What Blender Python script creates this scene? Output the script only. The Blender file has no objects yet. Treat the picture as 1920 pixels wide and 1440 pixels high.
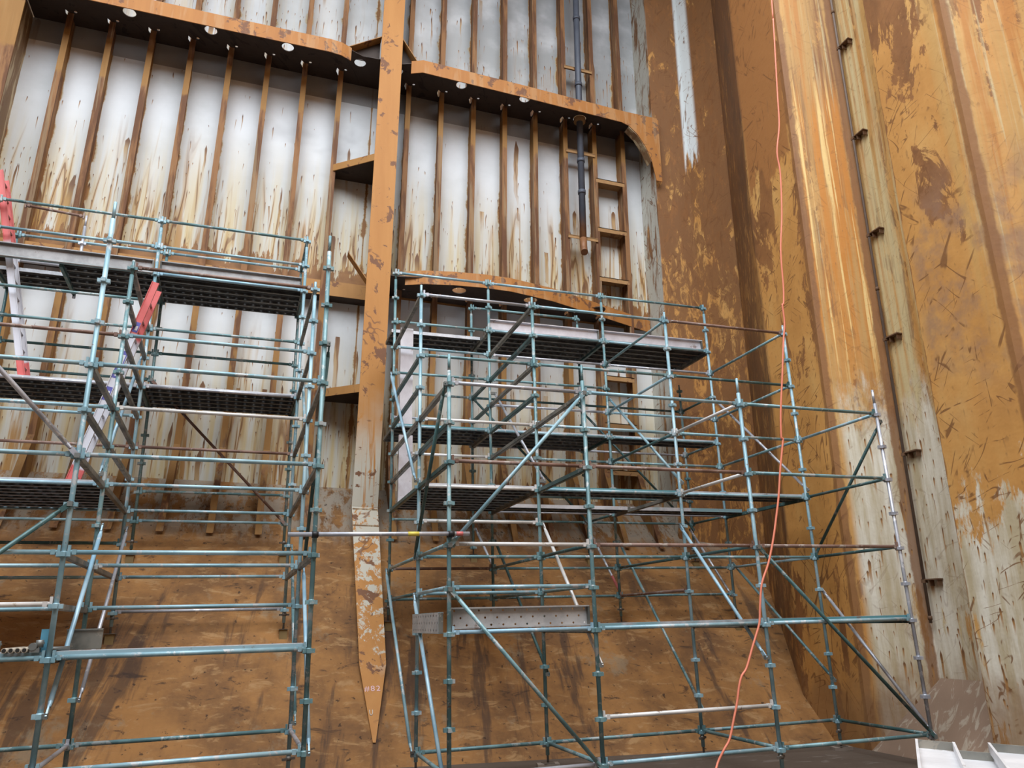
import bpy, bmesh, math, random
from mathutils import Vector, Matrix
random.seed(7)
C = bpy.context.scene.collection
PI = math.pi
R = math.radians

# ------------------------------------------------------------------ frames
TH = R(1.5)                                   # the ship lies with a slight list to the scaffolds
def H(p):
    x, y, z = p
    return Vector((x * math.cos(TH) + z * math.sin(TH), y, -x * math.sin(TH) + z * math.cos(TH)))
RX = {1: 2.167, 2: 3.997, 3: 6.434, 4: 8.875}
RY = {'P': 8.908, 'Q': 10.734, 'S': 13.175, 'T': 14.447}
LX = {0: -4.03, 1: -1.587, 2: .856}
LY = {'F': 8.838, 'H': 10.655, 'G': 13.03, 'K': 14.3}
LA = R(1.5686)
def RN(c, r, k):
    x = RX[c] if c in RX else c
    return Vector((x, RY[r] if r in RY else r, k * .5))
def LW(x, y, z):
    return Vector((x * math.cos(LA) - y * math.sin(LA), x * math.sin(LA) + y * math.cos(LA), z))
def LN(c, r, k):
    x = LX[c] if c in LX else c
    return LW(x, LY[r] if r in LY else r, k * .5 - .12)
FLOOR = -.68
def floor_z(x): return FLOOR - math.tan(TH) * x
def slope_zh(y): return 1.055 + .977 * (y - 13.1)
SLOPE_TOP_Y, SLOPE_BOT_Y = 16.0, 13.1 + (FLOOR - 1.055) / .977

# ------------------------------------------------------------------ mesh builder
class MB:
    def __init__(s): s.v = []; s.f = []; s.sm = []; s.uv = []
    def add(s, verts, faces, smooth=False, uvs=None):
        n = len(s.v); s.v += [Vector(v) for v in verts]
        for i, f in enumerate(faces):
            s.f.append([n + j for j in f]); s.sm.append(smooth)
            s.uv.append(uvs[i] if uvs else None)
        return s
    def box(s, lo, hi):
        x0, y0, z0 = lo; x1, y1, z1 = hi
        return s.add([(x0,y0,z0),(x1,y0,z0),(x1,y1,z0),(x0,y1,z0),(x0,y0,z1),(x1,y0,z1),(x1,y1,z1),(x0,y1,z1)],
                     [(3,2,1,0),(4,5,6,7),(0,1,5,4),(1,2,6,5),(2,3,7,6),(3,0,4,7)])
    def cbox(s, c, d, rz=0):
        c = Vector(c); a, b, e = d[0]/2, d[1]/2, d[2]/2; m = Matrix.Rotation(rz, 3, 'Z')
        vs = [c + m @ Vector((x*a, y*b, z*e)) for z in (-1,1) for x, y in ((-1,-1),(1,-1),(1,1),(-1,1))]
        return s.add(vs, [(3,2,1,0),(4,5,6,7),(0,1,5,4),(1,2,6,5),(2,3,7,6),(3,0,4,7)])
    def bar(s, p, q, w, h, up=(0,0,1), off=(0,0)):
        """rectangular bar p->q, w across, h along up; off shifts (across, up)"""
        p, q = Vector(p), Vector(q); d = (q-p).normalized(); up = Vector(up)
        a = d.cross(up)
        if a.length < 1e-4: a = d.cross(Vector((1,0,0)))
        a.normalize(); u = a.cross(d).normalized()
        o = a*off[0] + u*off[1]
        vs = []
        for b in (p+o, q+o):
            for i, j in ((-1,-1),(1,-1),(1,1),(-1,1)): vs.append(b + a*i*w/2 + u*j*h/2)
        return s.add(vs, [(0,1,2,3),(7,6,5,4),(0,4,5,1),(1,5,6,2),(2,6,7,3),(3,7,4,0)])
    def tube(s, p, q, r, r2=None, n=10, caps=True):
        p, q = Vector(p), Vector(q); d = (q-p).normalized()
        a = d.orthogonal().normalized(); b = d.cross(a); r2 = r if r2 is None else r2
        vs = []
        for c, rr in ((p, r), (q, r2)):
            for i in range(n):
                t = 2*PI*i/n; vs.append(c + (a*math.cos(t)+b*math.sin(t))*rr)
        s.add(vs, [(i,(i+1)%n,n+(i+1)%n,n+i) for i in range(n)], True)
        if caps:
            m = len(s.v)-2*n
            s.f.append([m+i for i in reversed(range(n))]); s.sm.append(False); s.uv.append(None)
            s.f.append([m+n+i for i in range(n)]); s.sm.append(False); s.uv.append(None)
        return s
    def path(s, pts, r, n=8):
        pts = [Vector(p) for p in pts]; m = len(s.v); prev = None
        for i, p in enumerate(pts):
            d = (pts[min(i+1,len(pts)-1)]-pts[max(i-1,0)]).normalized()
            a = d.orthogonal().normalized() if prev is None else (prev - d*prev.dot(d)).normalized()
            prev = a; b = d.cross(a)
            for k in range(n):
                t = 2*PI*k/n; s.v.append(p+(a*math.cos(t)+b*math.sin(t))*r)
        for i in range(len(pts)-1):
            for k in range(n):
                s.f.append([m+i*n+k, m+i*n+(k+1)%n, m+(i+1)*n+(k+1)%n, m+(i+1)*n+k]); s.sm.append(True); s.uv.append(None)
        s.f.append([m+k for k in reversed(range(n))]); s.sm.append(False); s.uv.append(None)
        s.f.append([m+(len(pts)-1)*n+k for k in range(n)]); s.sm.append(False); s.uv.append(None)
        return s
    def prism(s, pts, off):
        """extrude a planar polygon by the vector off"""
        n = len(pts); off = Vector(off); pts = [Vector(p) for p in pts]
        return s.add(pts + [p+off for p in pts],
                     [tuple(reversed(range(n))), tuple(range(n, 2*n))] + [(i,(i+1)%n,n+(i+1)%n,n+i) for i in range(n)])
    def hull(s):
        s.v = [H(v) for v in s.v]; return s
    def build(s, name, mat, parent=None, base=None):
        if parent is not None: o_ = parent['_o'] if '_o' in parent else (0,0,0)
        elif base is not None: o_ = tuple(base)
        else:
            xs = [v.x for v in s.v]; ys = [v.y for v in s.v]
            o_ = ((min(xs)+max(xs))/2, (min(ys)+max(ys))/2, min(v.z for v in s.v))
        ov = Vector(o_)
        me = bpy.data.meshes.new(name)
        me.from_pydata([v-ov for v in s.v], [], s.f)
        me.polygons.foreach_set('use_smooth', s.sm)
        if any(u is not None for u in s.uv):
            ul = me.uv_layers.new(name='UVMap')
            for p, u in zip(me.polygons, s.uv):
                if u is not None:
                    for li, c in zip(p.loop_indices, u): ul.data[li].uv = c
        bm = bmesh.new(); bm.from_mesh(me); bmesh.ops.recalc_face_normals(bm, faces=bm.faces); bm.to_mesh(me); bm.free()
        me.materials.append(mat)
        ob = bpy.data.objects.new(name, me); C.objects.link(ob)
        if parent is not None:
            ob.parent = parent
        else:
            ob.location = ov
        ob['_o'] = list(o_)
        return ob
def tag(o, label=None, cat=None, group=None, kind=None):
    if label: o['label'] = label
    if cat: o['category'] = cat
    if group: o['group'] = group
    if kind: o['kind'] = kind
    return o
def empty(name, loc, label, cat, group=None):
    o = bpy.data.objects.new(name, None); C.objects.link(o); o.location = loc; o['_o'] = list(loc)
    o.empty_display_size = .2
    return tag(o, label, cat, group)
def child(name, me, parent, loc=(0,0,0)):
    o = bpy.data.objects.new(name, me); C.objects.link(o); o.parent = parent; o.location = loc; return o
def holed_plate(outer, holes, z0, z1, name):
    """horizontal plate with true holes; outer and holes are lists of (x, y); returns an MB"""
    bm = bmesh.new(); es = []
    for loop in [outer]+holes:
        vs = [bm.verts.new((x, y, z0)) for x, y in loop]
        for i in range(len(vs)): es.append(bm.edges.new((vs[i], vs[(i+1)%len(vs)])))
    bmesh.ops.triangle_fill(bm, use_beauty=True, use_dissolve=False, edges=es)
    r = bmesh.ops.extrude_face_region(bm, geom=list(bm.faces))
    bmesh.ops.translate(bm, vec=(0,0,z1-z0), verts=[g for g in r['geom'] if isinstance(g, bmesh.types.BMVert)])
    bm.verts.index_update(); mb = MB()
    mb.add([v.co.copy() for v in bm.verts], [[v.index for v in f.verts] for f in bm.faces]); bm.free()
    return mb
def ring(cx, cy, rx, ry, n=20):
    return [(cx+rx*math.cos(2*PI*i/n), cy+ry*math.sin(2*PI*i/n)) for i in range(n)]

# ------------------------------------------------------------------ materials
class NT:
    def __init__(s, name, rough=.7, metal=0.0, spec=.3):
        s.mat = bpy.data.materials.new(name); s.mat.use_nodes = True; s.t = s.mat.node_tree
        s.n = s.t.nodes; s.l = s.t.links; s.b = s.n['Principled BSDF']
        s.b.inputs['Roughness'].default_value = rough; s.b.inputs['Metallic'].default_value = metal
        s.b.inputs['Specular IOR Level'].default_value = spec
    def put(s, sock, v):
        if v is None: return
        if hasattr(v, 'is_linked'): s.l.new(v, sock)
        elif isinstance(v, (tuple, list)) and len(v) == 3 and sock.type == 'RGBA': sock.default_value = (*v, 1)
        else: sock.default_value = v
    def new(s, t, **kw):
        n = s.n.new(t)
        for k, v in kw.items(): setattr(n, k, v)
        return n
    def pos(s): return s.new('ShaderNodeNewGeometry').outputs['Position']
    def obj(s): return s.new('ShaderNodeTexCoord').outputs['Object']
    def uv(s): return s.new('ShaderNodeTexCoord').outputs['UV']
    def rnd(s): return s.new('ShaderNodeObjectInfo').outputs['Random']
    def sep(s, v):
        n = s.new('ShaderNodeSeparateXYZ'); s.put(n.inputs[0], v); return n.outputs
    def comb(s, x=0., y=0., z=0.):
        n = s.new('ShaderNodeCombineXYZ')
        for i, a in enumerate((x, y, z)): s.put(n.inputs[i], a)
        return n.outputs[0]
    def m(s, op, a, b=0., c=0.): return s.math(op, a, b, c)
    def math(s, op, a, b=0., c=0.):
        n = s.new('ShaderNodeMath', operation=op)
        for i, v in enumerate((a, b, c)): s.put(n.inputs[i], v)
        return n.outputs[0]
    def sc(s, v, k):
        n = s.new('ShaderNodeVectorMath', operation='MULTIPLY'); s.put(n.inputs[0], v); n.inputs[1].default_value = k; return n.outputs[0]
    def noise(s, v, scale=1., det=4., rough=.55, dist=0., col=False, stretch=None):
        if stretch: v = s.sc(v, stretch)
        n = s.new('ShaderNodeTexNoise'); s.put(n.inputs['Vector'], v)
        n.inputs['Scale'].default_value = scale; n.inputs['Detail'].default_value = det
        n.inputs['Roughness'].default_value = rough; n.inputs['Distortion'].default_value = dist
        return n.outputs['Color' if col else 'Fac']
    def step(s, v, a, b, lo=0., hi=1.):
        n = s.new('ShaderNodeMapRange', interpolation_type='SMOOTHSTEP')
        s.put(n.inputs[0], v)
        for i, q in ((1,a),(2,b),(3,lo),(4,hi)): s.put(n.inputs[i], q)
        return n.outputs[0]
    def mix(s, f, a, b, mode='MIX'):
        n = s.new('ShaderNodeMix', data_type='RGBA', blend_type=mode)
        s.put(n.inputs['Factor'], f); s.put(n.inputs['A'], a); s.put(n.inputs['B'], b); return n.outputs['Result']
    def ramp(s, f, stops):
        n = s.new('ShaderNodeValToRGB'); s.put(n.inputs[0], f); e = n.color_ramp.elements
        while len(e) < len(stops): e.new(.5)
        for q, (p, c) in zip(e, stops): q.position = p; q.color = (*c, 1)
        return n.outputs[0]
    def drips(s, u, v, sx, sz, w, length, dens, seed=0.):
        """rust runs: a spot with a tail below it, one per stretched cell; returns (mask, head)"""
        wob = s.math('MULTIPLY', s.math('SUBTRACT', s.noise(s.comb(u, v, seed+3.1), 1.3, 2.), .5), .10)
        uu = s.math('ADD', u, wob)
        vec = s.comb(s.math('MULTIPLY', uu, sx), s.math('MULTIPLY', v, sz), 0.)
        vo = s.new('ShaderNodeTexVoronoi', voronoi_dimensions='2D', feature='F1')
        ad = s.new('ShaderNodeVectorMath', operation='ADD'); s.put(ad.inputs[0], vec); ad.inputs[1].default_value = (seed*7.3, seed*3.7, 0)
        s.put(vo.inputs['Vector'], ad.outputs[0]); vo.inputs['Scale'].default_value = 1.
        df = s.new('ShaderNodeVectorMath', operation='SUBTRACT'); s.put(df.inputs[0], ad.outputs[0]); s.put(df.inputs[1], vo.outputs['Position'])
        d = s.sep(df.outputs[0]); rc = s.new('ShaderNodeSeparateColor'); s.put(rc.inputs[0], vo.outputs['Color'])
        dx = s.math('ABSOLUTE', s.math('DIVIDE', d[0], sx)); dz = s.math('DIVIDE', d[1], sz)
        L = s.math('MULTIPLY', s.math('ADD', rc.outputs[1], .25), length)
        t = s.math('ADD', s.math('DIVIDE', dz, L), 1.)                    # 1 at the head, 0 at the tail end
        ww = s.math('MULTIPLY', s.math('ADD', s.math('MULTIPLY', t, .3), .7), s.math('MULTIPLY', s.math('ADD', rc.outputs[2], .35), w))
        ww = s.math('MULTIPLY', ww, s.step(t, 1.02, .90, .12, 1.))
        mk = s.step(s.math('DIVIDE', dx, ww), 1.0, .55)
        mk = s.math('MULTIPLY', mk, s.step(t, 0., .8)); mk = s.math('MULTIPLY', mk, s.step(dz, .02, 0.))
        on = s.math('LESS_THAN', rc.outputs[0], dens); mk = s.math('MULTIPLY', mk, on)
        head = s.math('MULTIPLY', mk, s.step(dz, s.math('MULTIPLY', L, -.30), s.math('MULTIPLY', L, -.06)))
        return mk, head
    def color(s, c): s.put(s.b.inputs['Base Color'], c)
    def bump(s, h, strength=.3, dist=.01):
        n = s.new('ShaderNodeBump'); n.inputs['Strength'].default_value = strength; n.inputs['Distance'].default_value = dist
        s.put(n.inputs['Height'], h); s.put(s.b.inputs['Normal'], n.outputs[0])
    def scratch(s, v, scale, width, seed, ang=0., asp=6.):
        mp = s.new('ShaderNodeMapping'); s.put(mp.inputs['Vector'], v); mp.inputs['Location'].default_value = (seed, seed*.7, seed*.3)
        mp.inputs['Rotation'].default_value = (0, 0, ang); mp.inputs['Scale'].default_value = (1, 1, 1)
        q = s.sc(mp.outputs[0], (1., 1./asp, 1.))
        f = s.noise(q, scale, 2., .45, .25)
        a = s.step(s.math('ABSOLUTE', s.math('SUBTRACT', f, .5)), width, width*.4)
        g = s.step(s.noise(q if asp > 8 else mp.outputs[0], scale*.55, 3., .6), .53, .60)
        return s.math('MULTIPLY', a, g)

def mat_wall():
    k = NT('hull_plating', .55, 0, .35); uv = k.uv(); u, v, _ = k.sep(uv)
    # height above the foot of each tier
    s1 = k.m('GREATER_THAN', v, 8.3); s2 = k.m('GREATER_THAN', v, 13.88)
    foot = k.m('ADD', 3.87, k.m('ADD', k.m('MULTIPLY', s1, 4.43), k.m('MULTIPLY', s2, 5.58)))
    h = k.m('SUBTRACT', v, foot)
    mid = k.m('SUBTRACT', s1, s2)
    base = k.ramp(k.noise(uv, .55, 5., .6), [(.3, (.58,.60,.61)), (.5, (.70,.72,.745)), (.7, (.77,.79,.82))])
    smud = k.step(k.noise(k.comb(u, v, 4.), .35, 4., .6, .4), .55, .72)
    smud = k.m('MULTIPLY', smud, k.step(h, 2.2, 4.2, .1, .75))
    base = k.mix(smud, base, (.30,.30,.32))
    # the bays nearest the bulkhead and the top tier are dirtier
    top = k.m('MULTIPLY', s2, k.step(u, .0, 5.5, .25, .95))
    base = k.mix(k.m('MULTIPLY', top, k.step(k.noise(uv, .8, 4.), .2, .6)), base, (.33,.345,.36))
    base = k.mix(k.m('MULTIPLY', k.step(h, 4.6, .6, .0, .75), k.m('SUBTRACT', 1., k.m('MULTIPLY', s2, .8))), base, k.mix(k.noise(uv, .7, 4.), (.60,.555,.44), (.70,.675,.58)))
    # yellow weeping low in the tier, streaky
    st = k.noise(k.comb(k.m('MULTIPLY', u, 5.), k.m('MULTIPLY', v, .22), 1.), 1., 5., .6)
    yl = k.m('MULTIPLY', k.step(st, .40, .62), k.m('MULTIPLY', k.step(h, 3.8, .3, .0, .95), k.m('SUBTRACT', 1., k.m('MULTIPLY', s2, k.step(u, -2., 2., .5, .95)))))
    base = k.mix(yl, base, (.66,.52,.27))
    big = k.noise(k.comb(k.m('MULTIPLY', u, 3.), k.m('MULTIPLY', v, .16), 8.), 1., 5., .6)
    orng = k.m('MULTIPLY', k.step(big, k.step(h, 0., 3.2, .52, .66), k.step(h, 0., 3.2, .60, .72)), k.m('MULTIPLY', k.step(h, 3.4, .4, .0, .9), k.m('SUBTRACT', 1., k.m('MULTIPLY', s2, .8))))
    base = k.mix(orng, base, (.46,.23,.06))
    # weeping beside every frame
    fx = k.m('ABSOLUTE', k.m('SUBTRACT', k.m('FRACT', k.m('ADD', k.m('DIVIDE', k.m('SUBTRACT', u, 1.6), .826), .5)), .5))
    fx = k.m('MULTIPLY', fx, .826)
    wv = k.noise(k.comb(k.m('MULTIPLY', u, .8), k.m('MULTIPLY', v, .9), 5.), 1.6, 5., .65)
    wid = k.m('ADD', .02, k.m('MULTIPLY', k.step(wv, .42, .72), k.step(h, 5., .3, .03, .16)))
    base = k.mix(k.m('MULTIPLY', k.step(fx, wid, k.m('MULTIPLY', wid, .55)), .85), base, (.55,.42,.22))
    base = k.mix(k.step(fx, k.m('MULTIPLY', wid, .55), k.m('MULTIPLY', wid, .42)), base, (.30,.14,.05))
    # long crooked streaks running down from torn paint, orange halo and dark core
    for sd, sc_, lim in ((3., 2.6, 3.8), (17., 3.6, 3.2), (29., 5.0, 2.4)):
        on = k.m('MULTIPLY', k.step(h, lim, lim*.35), k.m('SUBTRACT', 1., k.m('MULTIPLY', s2, .85)))
        ha = k.m('MULTIPLY', k.scratch(uv, sc_, .055, sd, .02, 15.), on); co_ = k.m('MULTIPLY', k.scratch(uv, sc_, .018, sd, .02, 15.), on)
        base = k.mix(k.m('MULTIPLY', ha, .7), base, (.52,.31,.10)); base = k.mix(k.m('MULTIPLY', co_, .9), base, (.22,.095,.036))
    # drips
    dl = k.step(h, 4.0, .3, .07, .92)
    for sx, sz, w, L, dens, sd in ((7., 1.3, .011, .50, dl, 1.), (4.2, .7, .018, 1.0, k.m('MULTIPLY', dl, .75), 2.), (10., 2.6, .010, .16, k.m('MULTIPLY', dl, .5), 4.)):
        mk, hd = k.drips(u, v, sx, sz, w, L, dens, sd)
        base = k.mix(k.m('MULTIPLY', mk, .95), base, (.38,.19,.062)); base = k.mix(hd, base, (.13,.06,.03))
    mk, hd = k.drips(u, v, 1.9, .36, .065, 2.3, k.step(h, 4.4, .6, .05, .7), 3.)
    base = k.mix(k.m('MULTIPLY', mk, .85), base, (.50,.29,.09))
    ed = k.m('MULTIPLY', mk, k.m('SUBTRACT', 1., k.step(k.noise(k.comb(k.m('MULTIPLY', u, 14.), k.m('MULTIPLY', v, .8), 2.), 1., 3.), .42, .5)))
    base = k.mix(k.m('MULTIPLY', ed, .8), base, (.25,.11,.045)); base = k.mix(hd, base, (.20,.095,.045))
    # solid rust at the foot of the middle tier, ragged upper edge
    rg = k.m('ADD', k.m('MULTIPLY', k.noise(k.comb(k.m('MULTIPLY', u, 4.), k.m('MULTIPLY', v, .7), 7.), 1.2, 5., .7), 1.7), -.30)
    solid = k.m('MULTIPLY', k.step(k.m('SUBTRACT', rg, h), -.02, .04), mid)
    base = k.mix(solid, base, k.mix(k.noise(uv, 6., 4.), (.20,.085,.03), (.42,.20,.065)))
    # shade under the upper stringer painted in as a darker strip, dull plate foot below the lower seam
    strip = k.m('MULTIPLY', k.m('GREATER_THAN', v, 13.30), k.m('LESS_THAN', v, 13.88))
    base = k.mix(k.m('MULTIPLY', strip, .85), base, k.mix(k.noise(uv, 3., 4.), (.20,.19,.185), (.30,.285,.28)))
    lo = k.m('LESS_THAN', v, 4.72)
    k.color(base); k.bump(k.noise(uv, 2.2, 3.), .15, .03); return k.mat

def mat_slope():
    k = NT('hopper_plating', .75, 0, .2); uv = k.uv(); u, v, _ = k.sep(uv)     # v runs up the slope
    base = k.mix(k.step(k.noise(uv, .6, 7., .66), .36, .64), (.17,.084,.036), (.37,.178,.060))
    fl = k.noise(k.comb(k.m('MULTIPLY', u, 2.2), k.m('MULTIPLY', v, 5.5), 0.), 1., 6., .68, .6)
    base = k.mix(k.m('MULTIPLY', k.step(fl, .53, .66), .75), base, (.42,.245,.11))
    base = k.mix(k.m('MULTIPLY', k.step(fl, .42, .32), .8), base, (.060,.034,.022))
    # dark wet runs slanting down the plate
    run = k.noise(k.comb(k.m('ADD', k.m('MULTIPLY', u, 2.0), k.m('MULTIPLY', v, -.22)), k.m('MULTIPLY', v, .28), 3.), 1., 5., .66, .25)
    base = k.mix(k.m('MULTIPLY', k.step(run, .53, .62), k.step(v, 4.6, 3.0, 0., .68)), base, (.050,.033,.028))
    pale = k.noise(k.comb(k.m('MULTIPLY', u, 1.1), k.m('MULTIPLY', v, .9), 9.), 1., 6., .7)
    base = k.mix(k.m('MULTIPLY', k.step(pale, .58, .68), .55), base, (.27,.215,.145))
    # old grey paint left at the top of the slope
    tp = k.m('MULTIPLY', k.step(v, 4.5, 5.4), k.step(k.noise(k.comb(k.m('MULTIPLY', u, 3.), v, 6.), 1.6, 7., .72), .42, .54))
    base = k.mix(k.m('MULTIPLY', tp, .75), base, (.36,.32,.26))
    pit = k.noise(uv, 9., 3., .6)
    base = k.mix(k.m('MULTIPLY', k.step(pit, .64, .70), .8), base, (.035,.022,.016))
    k.color(base); k.bump(k.noise(uv, 5., 5., .65), .5, .03); return k.mat

def mat_bulk():
    k = NT('bulkhead_rust', .62, 0, .3); uv = k.uv(); u, v, _ = k.sep(uv)
    n = lambda a, b, sd, d=5., r=.62, di=0.: k.noise(k.comb(k.m('MULTIPLY', u, a), k.m('MULTIPLY', v, b), sd), 1., d, r, di)
    ochre = k.ramp(n(.9, .35, 1.), [(.3, (.44,.20,.052)), (.5, (.55,.27,.075)), (.72, (.62,.37,.13))])
    brown = k.ramp(n(2., .8, 2.), [(.35, (.20,.085,.03)), (.65, (.31,.135,.045))])
    # paint worn off in ragged patches, more towards the top and along the corners
    pm = k.m('ADD', n(1.3, .40, 3., 9., .72, .5), k.step(v, 5., 13., -.01, .08))
    pm = k.m('SUBTRACT', pm, k.m('MULTIPLY', k.step(u, 9.3, 9.8), k.step(v, 12., 8., .02, .06)))
    base = k.mix(k.step(pm, .535, .56), ochre, brown)
    # mottled brown strip next to the hull plating; web mottled too, its shade painted in
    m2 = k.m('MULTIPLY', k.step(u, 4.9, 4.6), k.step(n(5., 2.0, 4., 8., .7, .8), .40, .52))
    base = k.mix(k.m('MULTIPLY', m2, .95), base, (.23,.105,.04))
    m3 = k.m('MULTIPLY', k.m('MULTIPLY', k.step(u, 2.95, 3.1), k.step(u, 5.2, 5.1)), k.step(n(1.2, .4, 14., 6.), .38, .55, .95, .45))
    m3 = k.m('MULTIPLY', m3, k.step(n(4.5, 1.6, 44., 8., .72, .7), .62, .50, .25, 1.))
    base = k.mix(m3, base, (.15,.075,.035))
    # big bare patch high on the first broad panel
    m4 = k.m('MULTIPLY', k.m('MULTIPLY', k.step(u, 5.1, 5.2), k.step(u, 6.55, 6.45)), k.step(k.m('ADD', v, k.m('MULTIPLY', n(1.6, .9, 15.), 5.)), 12.6, 13.0))
    base = k.mix(m4, base, (.34,.145,.045))
    # warm weeping streaks
    st = n(5.5, .12, 5., 5., .6)
    web = k.m('MULTIPLY', k.step(u, 6.5, 6.8), k.step(u, 8.9, 8.7))
    web2 = k.m('MULTIPLY', k.step(u, 10.6, 10.9), k.step(u, 14.0, 13.5))
    sa = k.m('MAXIMUM', web, k.m('MULTIPLY', web2, k.step(v, 4., 7.)))
    base = k.mix(k.m('MULTIPLY', k.step(st, .42, .56), k.m('MULTIPLY', sa, .9)), base, (.52,.30,.10))
    base = k.mix(k.m('MULTIPLY', k.step(n(7., .10, 6., 5., .6), .53, .64), k.m('MULTIPLY', sa, .85)), base, (.58,.47,.26))
    base = k.mix(k.m('MULTIPLY', k.step(n(4., .12, 16., 5., .6), .54, .62), k.m('MULTIPLY', sa, .9)), base, (.48,.20,.045))
    oz = k.m('MULTIPLY', k.m('MULTIPLY', k.step(u, 6.62, 6.72), k.step(u, 7.66, 7.6)), k.m('MULTIPLY', k.step(v, 4.5, 6.5), k.step(v, 12.2, 10.8)))
    base = k.mix(k.m('MULTIPLY', oz, k.step(n(7., .16, 45., 6., .62), .40, .58)), base, (.56,.22,.035))
    base = k.mix(k.m('MULTIPLY', oz, k.step(n(9., .13, 46., 6., .62), .55, .62)), base, (.80,.55,.22))
    ol = k.m('MULTIPLY', k.m('MULTIPLY', k.step(u, 7.72, 7.80), k.step(k.m('ADD', u, k.m('MULTIPLY', n(1., .3, 47., 5.), .4)), 8.55, 8.42)), k.step(n(6., .14, 48., 6., .62), .34, .52))
    base = k.mix(k.m('MULTIPLY', ol, k.step(n(11., .12, 50., 5., .6), .36, .56, .35, .9)), base, (.62,.51,.28))
    pu = k.m('MULTIPLY', k.m('MULTIPLY', k.step(u, 9.7, 9.9), k.step(n(1.6, 1.2, 49., 6.), .42, .62)), k.m('MULTIPLY', k.step(v, 3.6, 5.4), k.step(v, 8.2, 6.8)))
    base = k.mix(k.m('MULTIPLY', pu, .7), base, (.27,.16,.11))
    # old cream paint still on the lower plating
    wob = k.m('MULTIPLY', n(2.2, .7, 7., 6., .7), 4.2)
    c1 = k.m('MULTIPLY', k.m('MULTIPLY', k.step(u, 6.72, 6.86), k.step(u, 8.66, 8.6)), k.step(k.m('ADD', v, wob), 7.4, 6.4))
    c2 = k.m('MULTIPLY', k.step(u, 9.55, 9.7), k.step(k.m('ADD', v, wob), 5.0, 4.7))
    cm = k.m('MAXIMUM', c1, c2)
    cm = k.m('MULTIPLY', cm, k.step(n(3., .5, 8., 7., .7), .66, .58))
    base = k.mix(cm, base, k.mix(k.step(n(4., .35, 9., 6., .65), .35, .65), (.50,.41,.26), (.76,.71,.60)))
    c0 = k.m('MULTIPLY', k.m('MULTIPLY', k.step(u, 1.72, 1.8), k.step(u, 2.25, 2.12)), k.step(k.m('ADD', v, k.m('MULTIPLY', n(6., .8, 19.), 3.)), 14.2, 14.6))
    base = k.mix(c0, base, (.68,.72,.72))
    base = k.mix(k.m('MULTIPLY', k.step(u, .93, .86), k.step(n(4., .6, 11.), .38, .5)), base, (.55,.53,.46))
    # rust down the folds
    for uc, w in ((6.61, .11), (7.62, .10), (11.11, .12), (9.68, .05)):
        e = k.step(k.m('ADD', k.m('ABSOLUTE', k.m('SUBTRACT', u, uc)), k.m('MULTIPLY', k.m('SUBTRACT', n(4., 2.5, 12.), .5), .12)), w, w*.6)
        base = k.mix(k.m('MULTIPLY', e, .85), base, (.24,.105,.038))
    # foot of the bulkhead is caked
    ft = k.step(k.m('ADD', v, k.m('MULTIPLY', n(2., 1.5, 13.), 1.6)), 1.6, .7)
    base = k.mix(k.m('MULTIPLY', ft, .7), base, (.26,.135,.058))
    # grab marks: dark scratches of all directions, fewer in the streaky webs
    for sc_, wd, sd, an, asp in ((3.0, .011, 3., .1, 7.), (3.4, .011, 11., .75, 7.), (3.2, .011, 23., -.7, 7.), (4.0, .012, 31., 1.3, 6.), (2.2, .012, 43., .45, 7.)):
        s_ = k.scratch(uv, sc_, wd, sd, an, asp)
        base = k.mix(k.m('MULTIPLY', s_, k.m('MULTIPLY', .85, k.step(sa, 1.1, .3, .25, 1.))), base, (.19,.08,.028))
    # runs over the cream
    for sx, sz, w, L, de, sd in ((6., 1.2, .020, .55, .7, 31.), (3.2, .6, .035, 1.2, .5, 37.), (9., 2.4, .014, .22, .7, 41.)):
        mk, hd = k.drips(u, v, sx, sz, w, L, de, sd)
        mk = k.m('MULTIPLY', mk, k.m('MAXIMUM', cm, .12)); hd = k.m('MULTIPLY', hd, k.m('MAXIMUM', cm, .3))
        base = k.mix(mk, base, (.38,.19,.065)); base = k.mix(hd, base, (.17,.08,.035))
    k.color(base); k.bump(k.noise(uv, 1.6, 4., .6), .35, .05); return k.mat

def mat_rust(name, pale=0., dark=(.20,.09,.045), main=((.42,.175,.045), (.56,.27,.08)), rough=.6, amount=.60, cream=None, zc=(0,1)):
    k = NT(name, rough, 0, .3); p = k.pos(); z = k.sep(p)[2]
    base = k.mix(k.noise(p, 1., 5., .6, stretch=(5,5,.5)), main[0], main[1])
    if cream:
        st = k.noise(p, 1., 5., .6, stretch=(8,8,.35))
        cm = k.m('MULTIPLY', k.step(st, .38, .46), k.step(k.m('ADD', z, k.m('MULTIPLY', k.noise(p, .9, 4.), 2.)), zc[1]+1.2, zc[0]+.8))
        lowm = k.m('MULTIPLY', k.step(z, .3, .8), k.step(k.noise(p, 3.2, 7., .7, .4, stretch=(1.4,1.4,.6)), k.step(z, .6, 4.0, .53, .38), k.step(z, .6, 4.0, .57, .42)))
        cm = k.m('MULTIPLY', cm, lowm)
        base = k.mix(cm, base, cream)
    pt = k.noise(p, 2.6, 8., .66, .5)
    base = k.mix(k.step(pt, amount, amount+.025), base, dark)
    base = k.mix(k.m('MULTIPLY', k.scratch(p, 2.4, .02, 5., .6, 4.), .8), base, dark)
    if pale: base = k.mix(k.m('MULTIPLY', k.step(k.noise(p, 1., 4., stretch=(6,6,.8)), .5, .62), pale), base, (.66,.54,.34))
    k.color(base); k.bump(k.noise(p, 7., 4.), .3, .01); return k.mat

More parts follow.
